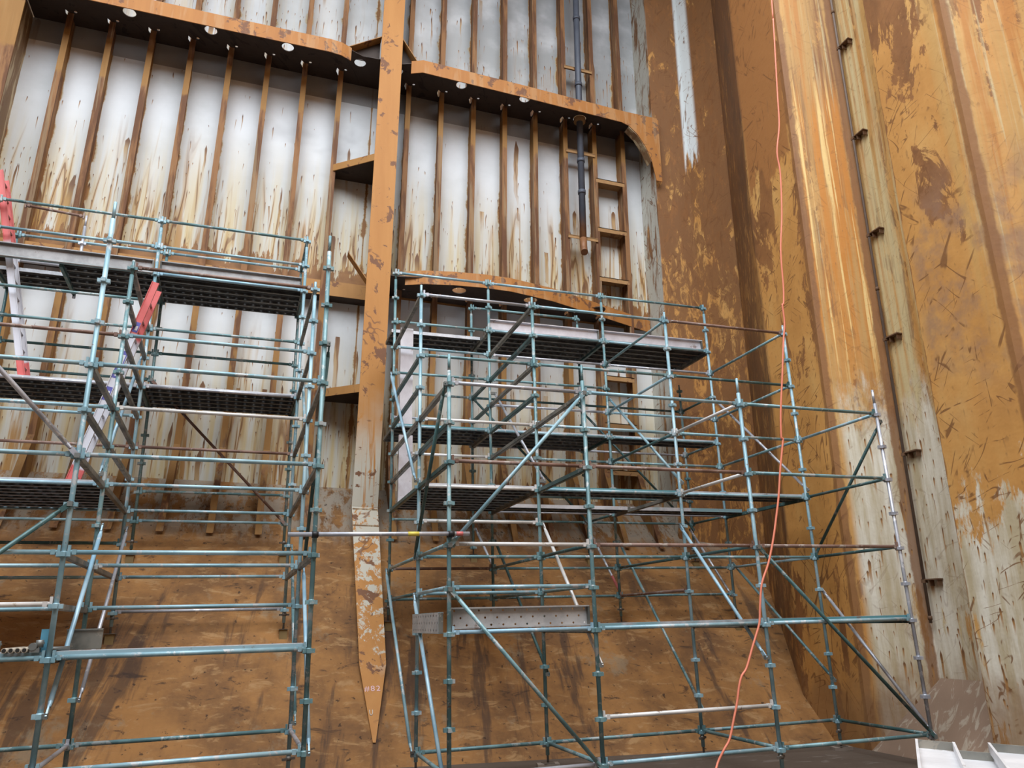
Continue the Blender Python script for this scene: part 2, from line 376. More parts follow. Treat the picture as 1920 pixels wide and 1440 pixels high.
def mat_rib():
    k = NT('frame_rust', .7, 0, .25); p = k.pos(); z = k.sep(p)[2]
    base = k.mix(k.step(k.noise(p, 1., 6., .65, stretch=(6,6,.7)), .42, .6), (.15,.068,.034), (.30,.15,.065))
    pl = k.step(k.noise(p, 1., 5., .6, stretch=(9,9,.30)), .56, .60)
    base = k.mix(k.m('MULTIPLY', pl, .45), base, (.36,.27,.16))
    # the part just below each stringer and the lowest tier kept their ochre primer
    zz = k.m('ADD', z, k.m('MULTIPLY', k.noise(p, 1.3, 4.), 1.2))
    a = k.m('MULTIPLY', k.step(zz, 13.0, 13.15), k.step(zz, 14.2, 14.0))
    b = k.step(zz, 8.6, 8.0)
    base = k.mix(k.m('MULTIPLY', k.m('MAXIMUM', a, k.m('MULTIPLY', b, k.step(k.noise(p, 1., 4., stretch=(3,3,.8)), .46, .54))), .8), base, (.36,.19,.06))
    k.color(base); return k.mat

def mat_paint(name, a, b, worn, wear=.56, rust=.66, metal=.15, rough=.42, rc=(.16,.08,.045)):
    """tube paint: two tones, worn patches down to galvanising, specks of rust"""
    k = NT(name, rough, metal, .5); o = k.pos()
    base = k.mix(k.step(k.noise(o, 2.4, 4.), .38, .62), a, b)
    base = k.mix(k.step(k.noise(o, 6., 6., .7, .4), wear, wear+.05), base, worn)
    base = k.mix(k.m('MULTIPLY', k.step(k.noise(o, 4.3, 6., .72, .5), rust, rust+.03), .85), base, rc)
    k.color(base); return k.mat

def mat_plank(name='plank_steel', holes=True, base_a=(.33,.34,.36), base_b=(.55,.56,.59), edge=(.22,.36,.40), paint=.5):
    k = NT(name, .45, .35, .5); o = k.obj(); p = k.pos(); x, y, z = k.sep(o)
    base = k.mix(k.step(k.noise(p, 3., 6., .7), .35, .65), base_a, base_b)
    base = k.mix(k.m('MULTIPLY', k.step(k.m('ADD', k.noise(p, 1.1, 3.), k.m('MULTIPLY', k.m('SUBTRACT', k.rnd(), .5), .3)), paint, paint+.06), k.step(k.m('ABSOLUTE', y), .112, .117)), base, edge)
    base = k.mix(k.m('MULTIPLY', k.step(k.noise(p, 5., 6., .7), .62, .68), .7), base, (.20,.12,.08))
    k.color(base)
    if holes:
        fx = k.m('MULTIPLY', k.m('SUBTRACT', k.m('FRACT', k.m('DIVIDE', x, .15)), .5), .15)
        d = None
        for yy, sh in ((-.082, 0), (0., .075), (.082, 0)):
            xx = fx if sh == 0 else k.m('MULTIPLY', k.m('SUBTRACT', k.m('FRACT', k.m('ADD', k.m('DIVIDE', x, .15), .5)), .5), .15)
            q = k.m('SQRT', k.m('ADD', k.m('POWER', xx, 2.), k.m('POWER', k.m('SUBTRACT', y, yy), 2.)))
            d = q if d is None else k.m('MINIMUM', d, q)
        hole = k.m('MULTIPLY', k.m('LESS_THAN', d, .0125), k.m('GREATER_THAN', z, .05))
        k.put(k.b.inputs['Alpha'], k.m('SUBTRACT', 1., hole))
    return k.mat

def mat_plain(name, col, rough=.6, metal=0., var=.25, scale=6., spec=.4):
    k = NT(name, rough, metal, spec); p = k.pos()
    d = tuple(c*(1-var) for c in col); l = tuple(min(1, c*(1+var)) for c in col)
    k.color(k.mix(k.noise(p, scale, 5., .65), d, l)); return k.mat

def mat_floor():
    k = NT('floor_dirt', .85, 0, .2); p = k.pos()
    base = k.mix(k.noise(p, .9, 6., .65), (.075,.055,.043), (.15,.112,.086))
    base = k.mix(k.m('MULTIPLY', k.step(k.noise(p, 1., 5., .65, .8, stretch=(1.5,4,1)), .58, .66), .5), base, (.22,.19,.165))
    k.color(base); k.bump(k.noise(p, 8., 5.), .4, .02); return k.mat
def mat_stool():
    k = NT('stool_plate', .75, 0, .2); p = k.pos()
    base = k.mix(k.noise(p, 1.4, 5., .6), (.19,.125,.09), (.31,.21,.145))
    base = k.mix(k.m('MULTIPLY', k.step(k.noise(p, 1., 6., .62, 1.0, stretch=(2.2,5.5,2.2)), .53, .62), .7), base, (.42,.36,.28))
    k.color(base); return k.mat
def mat_pipe():
    k = NT('sounding_pipe_paint', .5, .1, .4); p = k.pos(); z = k.sep(p)[2]
    base = k.mix(k.noise(p, 3., 5.), (.065,.075,.10), (.13,.145,.18))
    r = k.step(k.m('ADD', z, k.m('MULTIPLY', k.noise(p, 1.6, 4., stretch=(3,3,1)), 2.0)), 12.1, 11.3)
    base = k.mix(r, base, k.mix(k.noise(p, 4., 4.), (.16,.065,.03), (.36,.17,.07))); k.color(base); return k.mat
def mat_ladder():
    k = NT('ladder_rail', .45, 0, .5); z = k.sep(k.obj())[2]; p = k.pos()
    red = k.mix(k.noise(p, 3., 4.), (.62,.09,.085), (.74,.20,.19))
    wh = k.mix(k.noise(p, 3., 4.), (.60,.60,.66), (.78,.78,.84))
    f = k.m('MULTIPLY', k.step(z, .30, .34), k.step(z, 2.36, 2.26))
    k.color(k.mix(f, red, wh)); return k.mat

M = dict(
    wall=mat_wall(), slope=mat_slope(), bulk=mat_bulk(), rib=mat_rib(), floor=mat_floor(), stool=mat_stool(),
    flange=mat_rust('stringer_flange_rust', pale=.15, main=((.36,.135,.035),(.52,.235,.065)), amount=.575), web=mat_rust('web_flange_rust', cream=(.56,.52,.43), zc=(4.2,5.6), amount=.585),
    webside=mat_rust('web_side_rust', pale=.6, main=((.16,.085,.04),(.30,.19,.10)), amount=.60),
    under=mat_rust('stringer_plate_shaded_rust', main=((.040,.028,.022),(.075,.05,.038)), dark=(.03,.02,.016)),  # shade under shelves and brackets is painted into this dark rust
    gusset=mat_rust('gusset_rust', main=((.36,.17,.055),(.48,.25,.08))),
    outer=mat_rust('far_hold_rust', main=((.10,.055,.028),(.17,.095,.05)), dark=(.06,.035,.02)),
    teal=mat_paint('teal_paint', (.105,.205,.22), (.21,.35,.37), (.38,.41,.405), wear=.54),
    pale=mat_paint('pale_blue_paint', (.20,.345,.40), (.34,.50,.56), (.50,.53,.54), wear=.56),
    bright=mat_paint('bright_blue_paint', (.26,.44,.56), (.42,.60,.70), (.55,.60,.62), wear=.6, rust=.72),
    galv=mat_paint('galvanised_tube', (.38,.39,.43), (.56,.57,.62), (.70,.70,.72), metal=.4, rust=.68),
    white=mat_paint('white_tube', (.60,.58,.55), (.74,.72,.70), (.48,.43,.36), wear=.6, rust=.66),
    rusty=mat_paint('rusty_tube', (.17,.095,.07), (.27,.17,.135), (.33,.27,.23), metal=.1, rough=.6),
    dteal=mat_paint('dark_green_paint', (.035,.085,.085), (.065,.14,.14), (.18,.20,.19)),
    bearer=mat_paint('bearer_steel', (.10,.105,.095), (.22,.21,.18), (.30,.27,.22), metal=.2, rough=.55),
    plank=mat_plank(), plankw=mat_plank('plank_pale', base_a=(.52,.53,.56), base_b=(.70,.71,.74), paint=2.),
    plankt=mat_plank('plank_teal', base_a=(.26,.30,.32), base_b=(.46,.50,.53), edge=(.13,.33,.38), paint=.30),
    toeg=mat_plank('toe_board_grey', holes=False, base_a=(.27,.265,.265), base_b=(.40,.39,.39), paint=.9),
    plankb=mat_plank('plank_pale_blue', base_a=(.40,.46,.50), base_b=(.58,.62,.65), edge=(.36,.53,.60), paint=.15),
    plankh=mat_plank('plank_perforated', base_a=(.40,.40,.405), base_b=(.54,.535,.53), paint=2.),
    hollow=mat_plank('plank_hollow_shade', base_a=(.07,.07,.07), base_b=(.16,.155,.15), paint=2.),  # shade on the deck undersides, painted in as darker steel
    planku=mat_plank('plank_upright', holes=False, base_a=(.58,.56,.60), base_b=(.70,.69,.73), paint=.9),
    plankf=mat_plank('plank_clean', holes=False, base_a=(.66,.66,.68), base_b=(.78,.78,.80), paint=.9, edge=(.6,.65,.67)),
    toeblue=mat_plain('blue_steel', (.12,.36,.50), .45, .1), dark=mat_plain('black_steel', (.03,.03,.032), .5, .3),
    coupler=mat_plain('coupler_steel', (.20,.21,.20), .5, .5), jack=mat_plain('jack_steel', (.17,.15,.13), .5, .5),
    wood=mat_plain('timber', (.30,.20,.12), .8), yellow=mat_plain('yellow_timber', (.24,.16,.065), .7), pad=mat_plain('grey_timber', (.27,.22,.18), .85),
    pipe=mat_pipe(), conduit=mat_plain('conduit_steel', (.17,.125,.10), .6, .1), clip=mat_plain('clip_steel', (.14,.075,.04), .7),
    cord=mat_plain('orange_cord', (.78,.24,.15), .5, 0, .08), ladder=mat_ladder(), rung=mat_plain('ladder_rung', (.45,.42,.42), .4, .5),
    sticker=mat_plain('blue_sticker', (.13,.13,.42), .4, 0, .1), stickerw=mat_plain('white_sticker', (.72,.72,.74), .4, 0, .05),
    chalk=mat_plain('pink_chalk', (.80,.55,.58), .9, 0, .1), chalkw=mat_plain('white_chalk', (.66,.60,.52), .9, 0, .1), tape=mat_plain('yellow_tape', (.70,.58,.10), .5), redend=mat_plain('red_paint', (.62,.17,.16), .5),
    rung2=mat_rust('step_rust', main=((.30,.15,.06),(.50,.30,.13))), wire=mat_plain('white_wire', (.7,.7,.66), .5, 0, .1), rag=mat_plain('brown_rag', (.20,.09,.06), .9),
    tee=mat_plain('old_tube_end', (.48,.42,.34), .6, .2), bore=mat_plain('tube_bore', (.02,.018,.016), .9),
)
# ================================================================== THE HOLD
HT = 21.0
XL = -16.0
def uvquad(name, pts, uvs, mat, kind='structure'):
    mb = MB(); mb.add([H(p) for p in pts], [tuple(range(len(pts)))], uvs=[uvs])
    return tag(mb.build(name, mat), kind=kind)
WALL_Z = slope_zh(16.0)
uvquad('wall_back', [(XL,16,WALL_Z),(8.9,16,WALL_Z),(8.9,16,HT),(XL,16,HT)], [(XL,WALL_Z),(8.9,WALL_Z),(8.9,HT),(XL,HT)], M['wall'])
sl = math.hypot(16-SLOPE_BOT_Y, WALL_Z-FLOOR)
uvquad('wall_hopper', [(XL,SLOPE_BOT_Y,FLOOR),(11.5,SLOPE_BOT_Y,FLOOR),(11.5,16,WALL_Z),(XL,16,WALL_Z)], [(XL,0),(11.5,0),(11.5,sl),(XL,sl)], M['slope'])
uvquad('floor', [(XL,-14,FLOOR),(11.5,-14,FLOOR),(11.5,SLOPE_BOT_Y,FLOOR),(XL,SLOPE_BOT_Y,FLOOR)], [(XL,-14),(11.5,-14),(11.5,SLOPE_BOT_Y),(XL,SLOPE_BOT_Y)], M['floor'])
# corrugated bulkhead on the right, one folded plate
prof = [(8.9,16.0),(8.85,15.1),(9.8,15.0),(10.2,13.9),(9.3,12.03),(9.3,10.54),(10.2,9.874),(10.2,9.0),(9.3,8.33),(9.3,6.94),(10.2,6.2),(10.2,5.3),
        (9.3,4.6),(9.3,3.2),(10.2,2.5),(10.2,1.6),(9.3,.9),(9.3,-.5),(10.2,-1.2),(10.2,-2.1),(9.3,-2.8),(9.3,-14)]
mb = MB(); s = 0
for (x0,y0),(x1,y1) in zip(prof, prof[1:]):
    d = math.hypot(x1-x0, y1-y0)
    mb.add([H(p) for p in ((x0,y0,-1.2),(x1,y1,-1.2),(x1,y1,HT),(x0,y0,HT))], [(0,1,2,3)], uvs=[[(s,-1.2),(s+d,-1.2),(s+d,HT),(s,HT)]]); s += d
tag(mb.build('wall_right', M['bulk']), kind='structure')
# sloping foot plates that close the bulkhead's recesses at the floor
for i, (ya, yb) in enumerate(((9.874,9.0),(6.2,5.3),(2.5,1.6))):
    mb = MB(); pts = [(10.2,ya,.39),(10.2,yb,.39),(9.3,yb-.67,FLOOR),(9.3,ya+.666,FLOOR)]
    mb.prism([H(p) for p in pts], H((0,0,-.03)))
    tag(mb.build('trim_%d' % (i+1), M['stool']), kind='structure')
# far sides of the hold and the deck with its open hatch, behind and above the camera
uvquad('wall_left', [(XL,-14,FLOOR),(XL,16,FLOOR),(XL,16,HT),(XL,-14,HT)], [(0,0),(30,0),(30,HT),(0,HT)], M['outer'])
uvquad('wall_front', [(XL,-14,FLOOR),(9.3,-14,FLOOR),(9.3,-14,HT),(XL,-14,HT)], [(0,0),(25,0),(25,HT),(0,HT)], M['outer'])
HX0, HX1, HY0, HY1 = -13.5, 8.9, -12.0, 9.0
mb = MB()
for a in ((XL,-14,11.5,HY0),(XL,HY1,11.5,16),(XL,HY0,HX0,HY1),(HX1,HY0,11.5,HY1)):
    b = MB(); b.box((a[0],a[1],HT),(a[2],a[3],HT+.15)); mb.add(b.v, b.f)
tag(mb.hull().build('ceiling', M['outer']), kind='structure')

# ------------------------------------------------------------------ frames (vertical ribs)
RIBX = [1.6 + .826*k for k in range(-8, 9) if k != 0]
RF = 15.62
def rib(x):
    k = round((x-1.6)/.826)
    n = abs(k); od = ['', 'first', 'second', 'third', 'fourth', 'fifth', 'sixth', 'seventh', 'eighth', 'ninth', 'tenth', 'eleventh'][n]
    if k < -8: lab = 'rusty vertical frame beyond the left edge column, %s left of the central column' % od
    else: lab = 'rusty vertical frame, %s to the %s of the central orange column' % (od, 'left' if k < 0 else 'right')
    r = empty('hull_frame', H((x,16,WALL_Z)), lab, 'frame', 'vertical frames of the hull plating')
    zb = slope_zh(RF)
    b = MB(); b.prism([(x-.007,16,WALL_Z),(x-.007,RF,zb),(x-.007,RF,HT),(x-.007,16,HT)], (.014,0,0)); b.hull().build('frame_web', M['rib'], r)
    b = MB(); b.box((x-.06,RF-.016,4.5),(x+.06,RF,HT)); b.hull().build('face_flat', M['rib'], r)
    yt = 14.72; zt = slope_zh(yt)
    b = MB(); b.prism([(x-.007,RF,4.5),(x-.007,RF,zb),(x-.007,yt+.12,zt+.12)], (.014,0,0))
    br = b.hull().build('foot_bracket', M['rib'], r)
    b = MB(); b.bar((x,RF-.008,4.5),(x,yt,zt+.10),.12,.016,up=(0,-1,.4)); b.hull().build('bracket_flat', M['rib'], br)
for x in RIBX: rib(x)

# ------------------------------------------------------------------ web columns
def web_column(xw, f0, f1, label, full):
    r = empty('web_column', H((xw,14.9,slope_zh(14.9))), label, 'column')
    ZB = 3.36
    b = MB(); b.prism([(xw-.012,16,WALL_Z),(xw-.012,14.92,slope_zh(14.92)),(xw-.012,14.92,HT),(xw-.012,16,HT)], (.024,0,0)); b.hull().build('web_plate', M['webside'], r)
    b = MB(); b.box((f0,14.875,ZB),(f1,14.905,HT)); b.hull().build('face_plate', M['web' if full else 'rib'], r)  # edge column's shade is painted in with the darker frame rust
    # foot: a long tapering bracket down the hopper, ending in a point
    pl = lambda x, z: (x, 14.9-(ZB-z)*(3.27/3.73)-.02, z)
    b = MB(); pts = [pl(f0,ZB),pl(f0+.0,.60),pl(xw-.055,-.39),pl(xw-.015,-.39),pl(f1-.09,.60),pl(f1,ZB)]
    b.prism(pts, (0,.03,-.01)); ft = b.hull().build('foot_plate', M['web'], r)
    b = MB(); q = lambda y: (xw-.05, y, slope_zh(y))
    def dn(z, o=.075): p = pl(xw-.05, z); return (p[0], p[1]+o, p[2])
    # plate under it with three drain cut-outs along the hopper
    prof_ = [dn(ZB), dn(-.20)]
    for ya, yb in ((12.35,12.65),(13.30,13.75),(14.25,14.6)):
        prof_ += [q(ya), (xw-.05, ya+.02, slope_zh(ya)+.16), (xw-.05, yb, slope_zh(yb)+.16), q(yb)]
    prof_ += [q(14.92)]
    b.prism(prof_, (.024,0,0)); b.hull().build('foot_web', M['webside'], r)
    for z in (2.95, 3.30):
        b = MB(); p0, p1 = pl(f0+.01,z), pl(f1-.01,z); b.bar(p0, p1, .03, .012, up=(0,-1,.2), off=(0,.004)); b.hull().build('weld_seam', M['webside'], r)
    if not full: return r
    # horizontal tripping brackets on the left side
    for z in (11.15, 5.72):
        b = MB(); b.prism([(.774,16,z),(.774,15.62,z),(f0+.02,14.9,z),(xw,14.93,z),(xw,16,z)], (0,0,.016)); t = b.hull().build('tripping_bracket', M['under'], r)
        b = MB(); b.bar((.774,15.61,z+.03),(f0+.01,14.89,z+.03),.02,.17); b.hull().build('bracket_flat', M['gusset'], t)
    # sloped gussets at the stringers
    for (xa,za,xb,zb,w) in ((.80,13.98,f0,14.52,.30),(2.52,13.98,f1,14.60,.30),(1.20,8.75,f0+.04,8.14,.26)):
        b = MB(); b.bar((xa,15.02,za),(xb,15.02,zb),.22,.016); g = b.hull().build('gusset', M['gusset'], r)
        if za > 10:
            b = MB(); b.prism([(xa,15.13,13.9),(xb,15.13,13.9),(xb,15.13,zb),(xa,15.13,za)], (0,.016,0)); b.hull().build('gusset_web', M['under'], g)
    # chalk number on the foot
    cu = bpy.data.curves.new('chalk', 'FONT'); cu.body = '#82'; cu.size = .13; cu.extrude = .001; cu.space_character = 1.25
    co = bpy.data.objects.new('chalk', cu); C.objects.link(co); bpy.context.view_layer.update()
    me = bpy.data.meshes.new_from_object(co.evaluated_get(bpy.context.evaluated_depsgraph_get())); bpy.data.objects.remove(co)
    p = H(pl(1.665, .235)); up = (H(pl(0,1))-H(pl(0,0))).normalized(); rt = (H((1,0,0))-H((0,0,0))).normalized(); nn = rt.cross(up)
    m4 = Matrix((rt, up, nn)).transposed().to_4x4(); m4.translation = p + nn*.004 - Vector(r['_o'])
    me.transform(m4); me.materials.append(M['chalk'])
    c_ = child('chalk_number', me, r); c_['label'] = 'pink chalk number 82 on the pointed foot'
    b = MB(); b.path([H(pl(1.745+.022*math.sin(a), -.02-.05*math.cos(a))) + nn*.004 for a in [R(-110)+R(22)*i for i in range(11)]], .006, 5)
    b.build('chalk_mark', M['chalkw'], r)
    return r
web_column(1.80, 1.61, 2.11, 'tall rusty orange web column in the middle of the wall, with a pointed foot', True)
web_column(-5.83, -6.12, -5.62, 'brown web column cut off by the left edge of the picture', False)

# ------------------------------------------------------------------ stringers
ZS = 13.87
def notches(xs):
    hs = []
    for x in xs:
        hs.append([(x-.035,15.60),(x-.10,15.53),(x-.115,15.66),(x-.06,15.80),(x-.03,15.80)])
        hs.append(ring(x+.10, 15.55, .035, .03, 8))
    return hs
def stringer(name, label, outer, holes, z, fl, fh, flmat):
    o = empty(name, H((sum(p[0] for p in outer)/len(outer), 15.5, z)), label, 'stringer')
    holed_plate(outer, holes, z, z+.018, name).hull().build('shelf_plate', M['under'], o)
    b = MB()
    for (p, q) in zip(fl, fl[1:]): 
        b.prism([(p[0],p[1],z+fh[0]),(q[0],q[1],z+fh[0]),(q[0],q[1],z+fh[1]),(p[0],p[1],z+fh[1])], (0,.02,0))
    b.hull().build('face_flat', flmat, o)
    return o
left_r = [x for x in RIBX if -5.7 < x < 1.6]; right_r = [x for x in RIBX if x > 1.7]
stringer('stringer', 'upper stringer shelf left of the central column, orange face, dark underneath',
         [(-5.80,15.995),(-5.80,14.74),(.60,14.70),(1.20,14.95),(1.59,14.93),(1.78,14.93),(1.78,15.995)],
         [ring(x,15.2,.135,.135) for x in (-3.80,-2.14,-.48,1.17)] + notches(left_r), ZS, [(-5.6,14.72),(-1.5,14.71),(.44,14.68),(.70,14.71),(.93,14.82)], (-.30,.05), M['flange'])
st = stringer('stringer', 'upper stringer shelf right of the central column, bending down at the bulkhead corner',
         [(1.82,15.995),(1.82,14.93),(2.12,14.93),(2.36,14.83),(2.60,14.71),(5.24,14.80),(7.95,14.92),(8.88,14.95),(8.88,15.995)],
         [ring(x,15.2,.135,.135) for x in (2.06,3.65,5.30)] + [ring(6.93,15.5,.17,.17)] + notches(right_r[:-1]) + [ring(8.62,15.6,.06,.06,8)], ZS,
         [(2.33,14.81),(2.59,14.69),(5.24,14.78),(7.9,14.90)], (-.30,.05), M['flange'])
b = MB(); arc = [(7.85,ZS-.30),(8.05,ZS-.36),(8.30,ZS-.58),(8.52,ZS-.93),(8.66,ZS-1.28),(8.76,ZS-1.85)]
b.prism([(x,14.90,z) for x, z in arc] + [(8.92,14.90,ZS-1.85),(8.92,14.90,ZS+.05),(7.85,14.90,ZS+.05)], (0,.02,0))
cb = b.hull().build('corner_bracket', M['flange'], st)
b = MB()
for (p, q) in zip(arc[1:5], arc[2:5]): b.bar((p[0],15.04,p[1]-.015),(q[0],15.04,q[1]-.015),.24,.016)
b.hull().build('bracket_flat', M['webside'], cb)
Z2 = 8.35
stringer('stringer', 'lower stringer right of the central column, orange face bowed outward',
         [(1.82,15.995),(1.82,14.93),(2.3,14.93),(2.9,14.80),(3.45,14.68),(4.1,14.60),(4.75,14.60),(5.8,14.80),(6.79,15.13),(8.0,15.55),(8.86,15.85),(8.86,15.995)],
         [ring(x,15.22,.16,.16) for x in (3.72,5.42,7.15)] + notches([x for x in right_r if x < 7.5]), Z2,
         [(2.45,14.98),(2.85,14.80),(3.45,14.66),(4.1,14.58),(4.75,14.58),(5.8,14.78),(6.79,15.11),(8.0,15.53),(8.84,15.83)], (-.15,.17), M['flange'])
o = empty('stringer', H((-2.,15.8,8.05)), 'shallow brown lower stringer left of the central column, behind the frames', 'stringer')
b = MB(); b.box((-5.8,15.66,8.34),(1.78,15.995,8.36)); b.hull().build('shelf_plate', M['under'], o)
b = MB(); b.box((-5.8,15.64,8.02),(1.78,15.66,8.36)); b.hull().build('face_flat', M['gusset'], o)
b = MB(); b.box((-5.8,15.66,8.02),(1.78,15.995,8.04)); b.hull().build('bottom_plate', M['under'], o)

# ------------------------------------------------------------------ sounding pipe, steps, conduit
o = empty('sounding_pipe', H((6.93,15.5,9.9)), 'dark vertical pipe with a rusty open lower end, between two frames of the wall', 'pipe')
b = MB(); b.tube((6.93,15.5,10.35),(6.93,15.5,HT-.03),.085,n=14); b.path([(6.93,15.5,10.36),(6.93,15.5,10.15),(6.925,15.47,10.02),(6.91,15.41,9.93)],.092,12); b.hull().build('pipe_body', M['pipe'], o)
for z in (11.62, 12.55, 14.9, 17.1): b = MB(); b.tube((6.93,15.5,z),(6.93,15.5,z+.10),.102,n=14); b.hull().build('sleeve', M['pipe'], o)
b = MB(); b.tube((6.93,15.5,ZS-.10),(6.93,15.5,ZS+.12),.155,n=16); b.hull().build('collar', M['rung2'], o)
for z in (10.45,12.93,15.56):
    b = MB(); b.box((6.55+.01,15.57,z-.012),(7.382-.01,15.69,z+.012)); b.box((6.56,15.57,z-.08),(7.37,15.585,z)); b.hull().build('support_bar', M['rung2'], o)
steps = [(4.56,'lowest'),(5.67,'second lowest'),(6.84,'third from the bottom'),(9.42,'third from the top'),(10.80,'second from the top'),(12.23,'topmost')]
for z, w in steps:
    b = MB(); b.prism([(7.392,16,z),(7.392,15.60,z),(8.20,15.60,z),(8.20,16,z)], (0,0,.02)); b.box((7.392,15.60,z-.10),(8.20,15.615,z+.02))
    tag(b.hull().build('climbing_step', M['rung2']), '%s rusty steel step plate between the two frames right of the pipe' % w, 'step', 'step plates between the frames')
o = empty('conduit', H((10.08,9.98,0)), 'thin vertical conduit pipe held off the rusty bulkhead by small brackets', 'conduit')
b = MB(); b.tube((10.10,9.80,1.2),(10.10,9.80,HT-.02),.024,n=8); b.hull().build('conduit_tube', M['conduit'], o)
for z in (12.16,10.04,7.95,5.90,3.84,1.78,14.2):
    b = MB(); b.box((10.08,9.52,z+.07),(10.195,9.84,z+.09)); b.box((10.10,9.54,z-.02),(10.195,9.555,z+.08)); b.box((10.10,9.70,z-.02),(10.195,9.715,z+.08)); b.box((10.07,9.765,z+.03),(10.135,9.835,z+.075))
    b.hull().build('clip_bracket', M['clip'], o)
for z in (13.1, 6.9, 1.25):
    b = MB(); b.tube((10.10,9.80,z),(10.10,9.80,z+.06),.034,n=8); b.hull().build('sleeve', M['clip'], o)
# ================================================================== SCAFFOLDS
def standard(mb_name, top_node, zb, zt, levels, mat, parent, ang=0., jack=None):
    x, y = top_node.x, top_node.y
    b = MB(); b.tube((x,y,zb+.10),(x,y,zt-.22),.0265,n=10); b.tube((x,y,zt-.22),(x,y,zt),.019,n=8)
    for z in levels:
        if z < zb+.12 or z > zt-.02: continue
        b.tube((x,y,z-.035),(x,y,z+.03),.031,n=10)
        for k in range(4):
            a = ang+k*PI/2
            b.cbox((x+math.cos(a)*.045, y+math.sin(a)*.045, z), (.040,.048,.044), a)
    s_ = b.build(mb_name, mat, parent)
    if jack is not None:
        b = MB(); b.tube((x,y,zb),(x,y,zb+.42),.016,n=8); b.cbox((x,y,zb+.004),(.15,.15,.008),ang); b.cbox((x,y,zb+.22),(.17,.03,.03),ang+.5)
        b.tube((x,y,zb+.20),(x,y,zb+.25),.034,n=8)
        b.build('base_jack', M['jack'], s_)
    return s_
def ledger(p, q, mat, parent, z=.022, name='ledger', r=.0245):
    p, q = Vector(p)+Vector((0,0,z)), Vector(q)+Vector((0,0,z)); d = (q-p).normalized()
    a, c = p+d*.055, q-d*.055
    b = MB(); b.tube(a, c, r, n=10)
    for e, s in ((p, 1), (q, -1)):
        b.bar(e+d*s*.045+Vector((0,0,-.05)), e+d*s*.045+Vector((0,0,.07)), .034, .026, up=d)
        b.bar(e+d*s*.075, e+d*s*.115, .05, .05)
    return b.build(name, mat, parent)
def flat_transom(p, q, mat, parent):
    p, q = Vector(p), Vector(q); d = (q-p).normalized(); a, c = p+d*.05, q-d*.05
    b = MB(); b.bar(a, c, .008, .06, off=(-.022,-.005)); b.bar(a, c, .008, .06, off=(.022,-.005)); b.bar(a, c, .052, .008, off=(0,-.032))
    for e, s in ((p, 1), (q, -1)): b.bar(e+d*s*.04+Vector((0,0,-.05)), e+d*s*.04+Vector((0,0,.06)), .03, .026, up=d)
    return b.build('transom', mat, parent)
def brace(p, q, mat, parent, off=(0,0,0), red=False, r=.0245):
    o = Vector(off); p, q = Vector(p)+o, Vector(q)+o; d = (q-p).normalized()
    b = MB(); b.tube(p+d*.16, q-d*.16, r, n=10)
    for e, s in ((p, 1), (q, -1)):
        b.tube(e+d*s*.10, e+d*s*.17, .017, r, n=8, caps=False); b.bar(e-d*s*.02, e+d*s*.11, .052, .016, up=o if o.length else (0,0,1))
    br = b.build('brace', mat, parent)
    for e in (p, q):
        b = MB(); b.bar(e-o*1.0, e+o*.25, .05, .05); b.build('brace_hook', M['coupler'], br)
    if red: b = MB(); b.tube(q-d*.55, q-d*.17, r+.002, n=10); b.build('red_end', M['redend'], br)["label"] = 'end of the tube painted red'
    return br
SR = empty('scaffold', (5.5, 10.7, floor_z(5.5)), 'right hand scaffold of teal tubes, three bays long, beside the rusty bulkhead', 'scaffold')
SL = empty('scaffold', (-1.6, 10.7, floor_z(-1.6)), 'left hand scaffold of teal tubes holding red ladders, cut off by left edge', 'scaffold')
rr = random.Random(3)
def tone(): return M[rr.choice(['teal']*5+['pale']*3+['dteal'])]
def ground(x, y):
    """world height of floor or hopper under a world point"""
    return (floor_z(x) if y < SLOPE_BOT_Y else slope_zh(y)-math.tan(TH)*x)
pads = []
